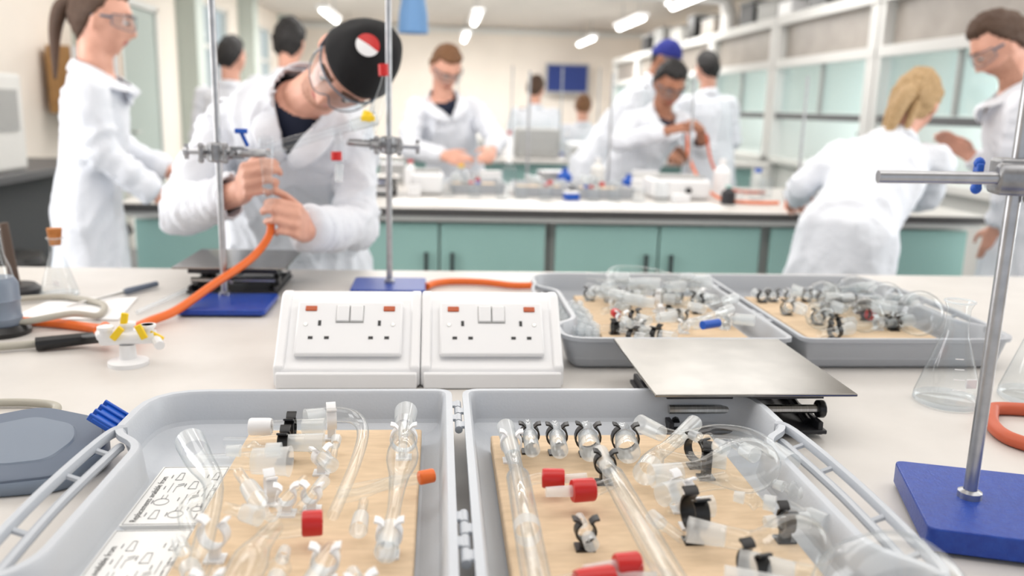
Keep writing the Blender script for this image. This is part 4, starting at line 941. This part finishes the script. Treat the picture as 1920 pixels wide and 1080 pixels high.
quick('person with dark hair in a lab coat turned away',1.31,6.1,1.585,(-.3,.9,-.2),(0,0,1),(-.3,1,0),pel=(1.36,6.05,.93),hair='blackhair',glasses=False)
quick('blonde woman seen from behind leaning towards the bench',1.375,3.03,1.345,(.55,.70,-.35),(.34,.20,.88),(.22,1,0),shw=.15,
 elR=(1.43,2.99,1.03),wrR=(1.45,3.20,.99),elL=(1.00,2.97,1.06),wrL=(1.05,3.19,.995),pel=(1.07,2.74,.93),w=.84,hem=.38,hair='blonde',hairkind='long',hth=.010,glasses=False,
 tail=[([(0,-.08,.02),(0,-.105,-.01),(-.005,-.115,-.06),(-.01,-.105,-.13),(-.01,-.10,-.20)],[.026,.028,.026,.018,.005]),([(.03,-.075,-.02),(.035,-.085,-.07),(.03,-.08,-.15)],[.015,.015,.003]),([(-.03,-.075,-.02),(-.04,-.085,-.07),(-.035,-.08,-.17)],[.015,.015,.003])],feet=[P(1.13,2.72,.09),P(.98,2.74,.09)])
quick('bearded man with short brown hair in a lab coat looking down',1.685,3.10,1.55,(-.85,.30,-.68),(-.35,0,1),(-.87,.40,0),shw=.155,vd=.07,
 elL=(1.72,2.98,1.07),wrL=(1.72,3.02,.93),elR=(1.82,3.18,1.07),wrR=(1.70,3.22,1.16),pel=(1.86,3.06,.93),w=.95,hair='brown',beard='stubble')
quick('person with black hair seen from behind beyond the bench',-1.2,4.65,1.60,(.2,.95,-.1),(0,0,1),(.2,1,0),hair='blackhair',hairkind='long',glasses=False)
quick('person with black hair standing further back',-1.72,5.3,1.545,(.3,.9,-.1),(0,0,1),(.2,1,0),hair='blackhair',glasses=False)
quick('distant person in a lab coat seen from behind',.171,8.0,1.46,(.3,.9,-.2),(0,0,1),(.1,1,0),hair='brown',glasses=False,vox=.014,cvox=.018)
quick('distant person with light brown hair bending over a bench',.64,8.4,1.31,(.1,.9,-.3),(0,0,1),(.1,1,0),hair='ginger',glasses=False,vox=.014,cvox=.018,pel=(.66,8.4,.78),hem=.4)
# ------------------------------------------------------------------ clutter on the second bench
def sh2(x,y,w_,d,rz,lab):
    o=part('paper_sheet',G().box((0,0,.0015),(w_,d,.003)),M['paper'],label=lab,cat='paper',smooth=False); q=P(x,y); o.location=(q.x,q.y,BZ+.0005); o.rotation_euler=(0,0,rz); return o
for i,(x,y,w_,d,r) in enumerate(((-.40,3.38,.20,.16,.15),(-.20,3.36,.18,.14,-.12),(.0,3.42,.2,.14,.3),(.30,3.42,.24,.16,.12),(.53,3.40,.2,.16,-.16),(.74,3.46,.2,.15,.25))): sh2(x,y,w_,d,r,'loose white paper on the worktop')
def equip(x,y,lab,body,h,m,kn=1,name='hotplate'):
    q=P(x,y); o=thing(name,lab,'equipment',(q.x,q.y,BZ))
    part('housing',G().box((0,0,h/2+.005),(body[0],body[1],h)),M[m],o,bev=.015)
    part('top_plate',G().box((0,0,h+.01),(body[0]*.8,body[1]*.8,.012)),M['grey'],o,bev=.004)
    for k in range(kn):
        part('knob',G().sweep([(body[0]*.1,-body[1]/2,h*.5),(body[0]*.1,-body[1]/2-.015,h*.5)],.013,14),M['black'],o,bev=.002)
    return o
equip(-.38,3.72,'white power unit on the bench',(.14,.14,.09),.09,'white',0)
equip(.72,3.82,'white stirrer unit with a black knob on the bench',(.26,.2,.1),.085,'white')
q=P(-.58,3.62); jack(q.x,q.y,.2,.08,0,'lab jack standing on the second bench')
def tray(x,y,W,L,rz,lab,m='case'):
    q=P(x,y); o=thing('storage_case',lab,'storage case',(q.x,q.y,BZ),rz)
    base=round_poly([(-W/2,-L/2,.03),(W/2,-L/2,.03),(W/2,L/2,.03),(-W/2,L/2,.03)])
    part('tray',G().rings([[V((p.x,p.y,z)) for p in offs(base,i)] for i,z in((.015,.001),(.004,.04),(0,.045),(.006,.045),(.018,.01),(.03,.008))]),M[m],o,fix=True)
    part('insert',G().box((0,0,.018),(W*.8,L*.8,.016)),M['board'],o,smooth=False); return q
for x,y,rz in((-.18,3.90,.06),(.11,3.85,-.05),(.38,3.84,.08),(1.30,3.74,.05)):
    q=tray(x,y,.25 if x<1 else .2,.34 if x<1 else .22,rz,'grey glassware case lying open on the second bench')
    for k in range(8 if x<1 else 4):
        a=V((q.x+R_.uniform(-.08,.04),q.y+R_.uniform(-.12 if x<1 else -.08,.04 if x<1 else -.02),BZ+.043+.014*(k%2))); an=R_.uniform(-.9,.9); b=a+V((sin(an)*.10,cos(an)*.10,.01*(k%3)))
        item('glass_adapter','glass piece in a case on the second bench','adapter',[('glass_tube',[a,b],[.009,.013],M['glassd']),joint(b,a.lerp(b,.6),.012)]+([capseg(a,a.lerp(b,.2),.010,M['red' if k%4 else 'bluep'])] if k%3==0 else []),group='glassware on the second bench')
def bottle(x,y,h,r,m,lab,capm='white',z0=BZ):
    q=P(x,y); o=thing('bottle',lab,'bottle',(q.x,q.y,z0))
    part('bottle_body',G().lathe([(.001,.001),(r,.001),(r,h*.65),(r*.4,h*.82),(r*.38,h*.9)],n=20),M[m],o)
    part('bottle_cap',G().lathe([(r*.45,h*.88),(r*.45,h),(.001,h)],n=16),M[capm],o)
bottle(.96,3.98,.17,.04,'white','white plastic wash bottle on the bench'); bottle(1.08,3.82,.14,.035,'glassd','clear glass bottle with blue cap','bluep')
bottle(.90,3.60,.08,.03,'dark','small dark bottle with a teal cap','teal'); bottle(.24,4.13,.10,.035,'bluep','small blue plastic container standing on the bench','bluep'); bottle(.54,4.08,.08,.03,'bluep','small blue plastic container standing on the bench','bluep')
bottle(1.13,3.50,.06,.02,'orange','small orange cone standing on the bench','white'); bottle(-.03,4.14,.13,.035,'glassd','clear glass bottle with white cap')
bottle(-.5,4.1,.12,.03,'white','small white plastic bottle on the bench','red'); bottle(-.26,4.15,.10,.03,'glassd','clear glass bottle with a yellow cap','yellow'); bottle(.40,4.16,.15,.035,'offwhite','off-white plastic bottle on the bench','white')
for x,y in((.84,4.16),(1.32,4.0),(-.66,3.98),(.06,4.24),(.46,4.24)):
    q=P(x,y); stand(q.x,q.y,(0,-.02),(.11,.08),0,.55,'retort stand on the second bench')
def beaker(x,y,h,r):
    q=P(x,y); o=thing('beaker','clear glass beaker on the second bench','beaker',(q.x,q.y,BZ),group='beakers on the second bench')
    part('beaker_wall',G().lathe([(.001,.002),(r,.002),(r,h),(r*1.08,h+.003)],n=24),M['glassd'],o,sharp=70)
for x,y in((-.17,3.62),(-.28,3.64),(1.16,3.96),(.13,3.58),(-.45,4.0),(.97,3.72),(.03,3.60),(.52,3.58),(.62,3.60),(-.05,3.56),(.33,3.58),(.42,3.60)): beaker(x,y,.06+.03*R_.random(),.028)
for i,(x,y,w_,h,m) in enumerate(((.60,4.05,.10,.05,'white'),(-.42,3.58,.05,.04,'white'),(.24,3.60,.06,.03,'bluep'),(1.48,3.62,.09,.05,'white'),(-.60,4.2,.12,.09,'grey'),(.18,4.22,.12,.07,'grey'),(1.48,3.85,.12,.10,'offwhite'),(.70,3.60,.07,.03,'white'),(-.12,4.22,.10,.06,'white'),(.64,4.22,.12,.08,'offwhite'))):
    q=P(x,y); o=thing('small_box','small plastic lab box standing on the second bench','box',(q.x,q.y,BZ),rz=.2*(i%3)-.2,group='small boxes on the second bench')
    part('box_body',G().box((0,0,h/2+.001),(w_,w_*.8,h)),M[m],o,bev=.004); part('box_lid',G().box((0,0,h+.004),(w_*1.04,w_*.84,.007)),M['white'],o,bev=.002)
hose('orange_hose',[P(.855,4.33,1.19),P(.86,4.28,1.08),P(.87,4.02,.98),P(.88,3.76,BZ+.02),P(.93,3.64,BZ+.01),P(1.03,3.60,BZ+.01),P(1.12,3.62,BZ+.01)],.007,M['orange'],'orange tubing hanging from a hand onto the bench')
hose('orange_hose',[P(.95,4.33,1.19),P(.97,4.25,1.05),P(1.02,4.12,.95),P(1.1,4.1,BZ+.01),P(1.2,4.1,BZ+.01)],.007,M['redhose'],'pinkish tubing hanging down onto the bench')
def boxeq(x,y,s,m,lab,cat='instrument',scr=False):
    q=P(x,y); o=thing('instrument',lab,cat,(q.x,q.y,BZ))
    part('instrument_case',G().box((0,0,s[2]/2+.004),s),M[m],o,bev=.015)
    part('instrument_panel',G().box((0,-s[1]/2-.004,s[2]*.5),(s[0]*.8,.008,s[2]*.5)),M['screen' if scr else 'grey'],o,bev=.003)
boxeq(.16,6.65,(.33,.28,.22),'grey','grey laboratory instrument on the far bench'); boxeq(.50,6.75,(.22,.24,.12),'white','white laboratory instrument on the far bench')
boxeq(-.25,6.7,(.28,.26,.16),'offwhite','pale laboratory instrument on the far bench'); boxeq(1.3,6.75,(.35,.3,.3),'white','white laboratory instrument on the far bench'); boxeq(.85,6.75,(.22,.26,.22),'offwhite','pale balance on the far bench')
boxeq(-.7,6.8,(.3,.26,.25),'grey','grey instrument with dark display',scr=True)
for x,y in((-.05,6.5),(.67,6.52),(1.05,6.6),(-.45,6.5),(1.55,6.62),(.38,6.5),(.78,6.54)):
    bottle(x,y,.2,.035,random.choice(['white','glassd','offwhite']),'laboratory bottle on the far bench',random.choice(['bluep','red','white']))
for x in(.36,.66,1.06,-.48,-.04): q=P(x,7.05); stand(q.x,q.y,(0,-.02),(.12,.1),0,.7,'retort stand on the far bench')
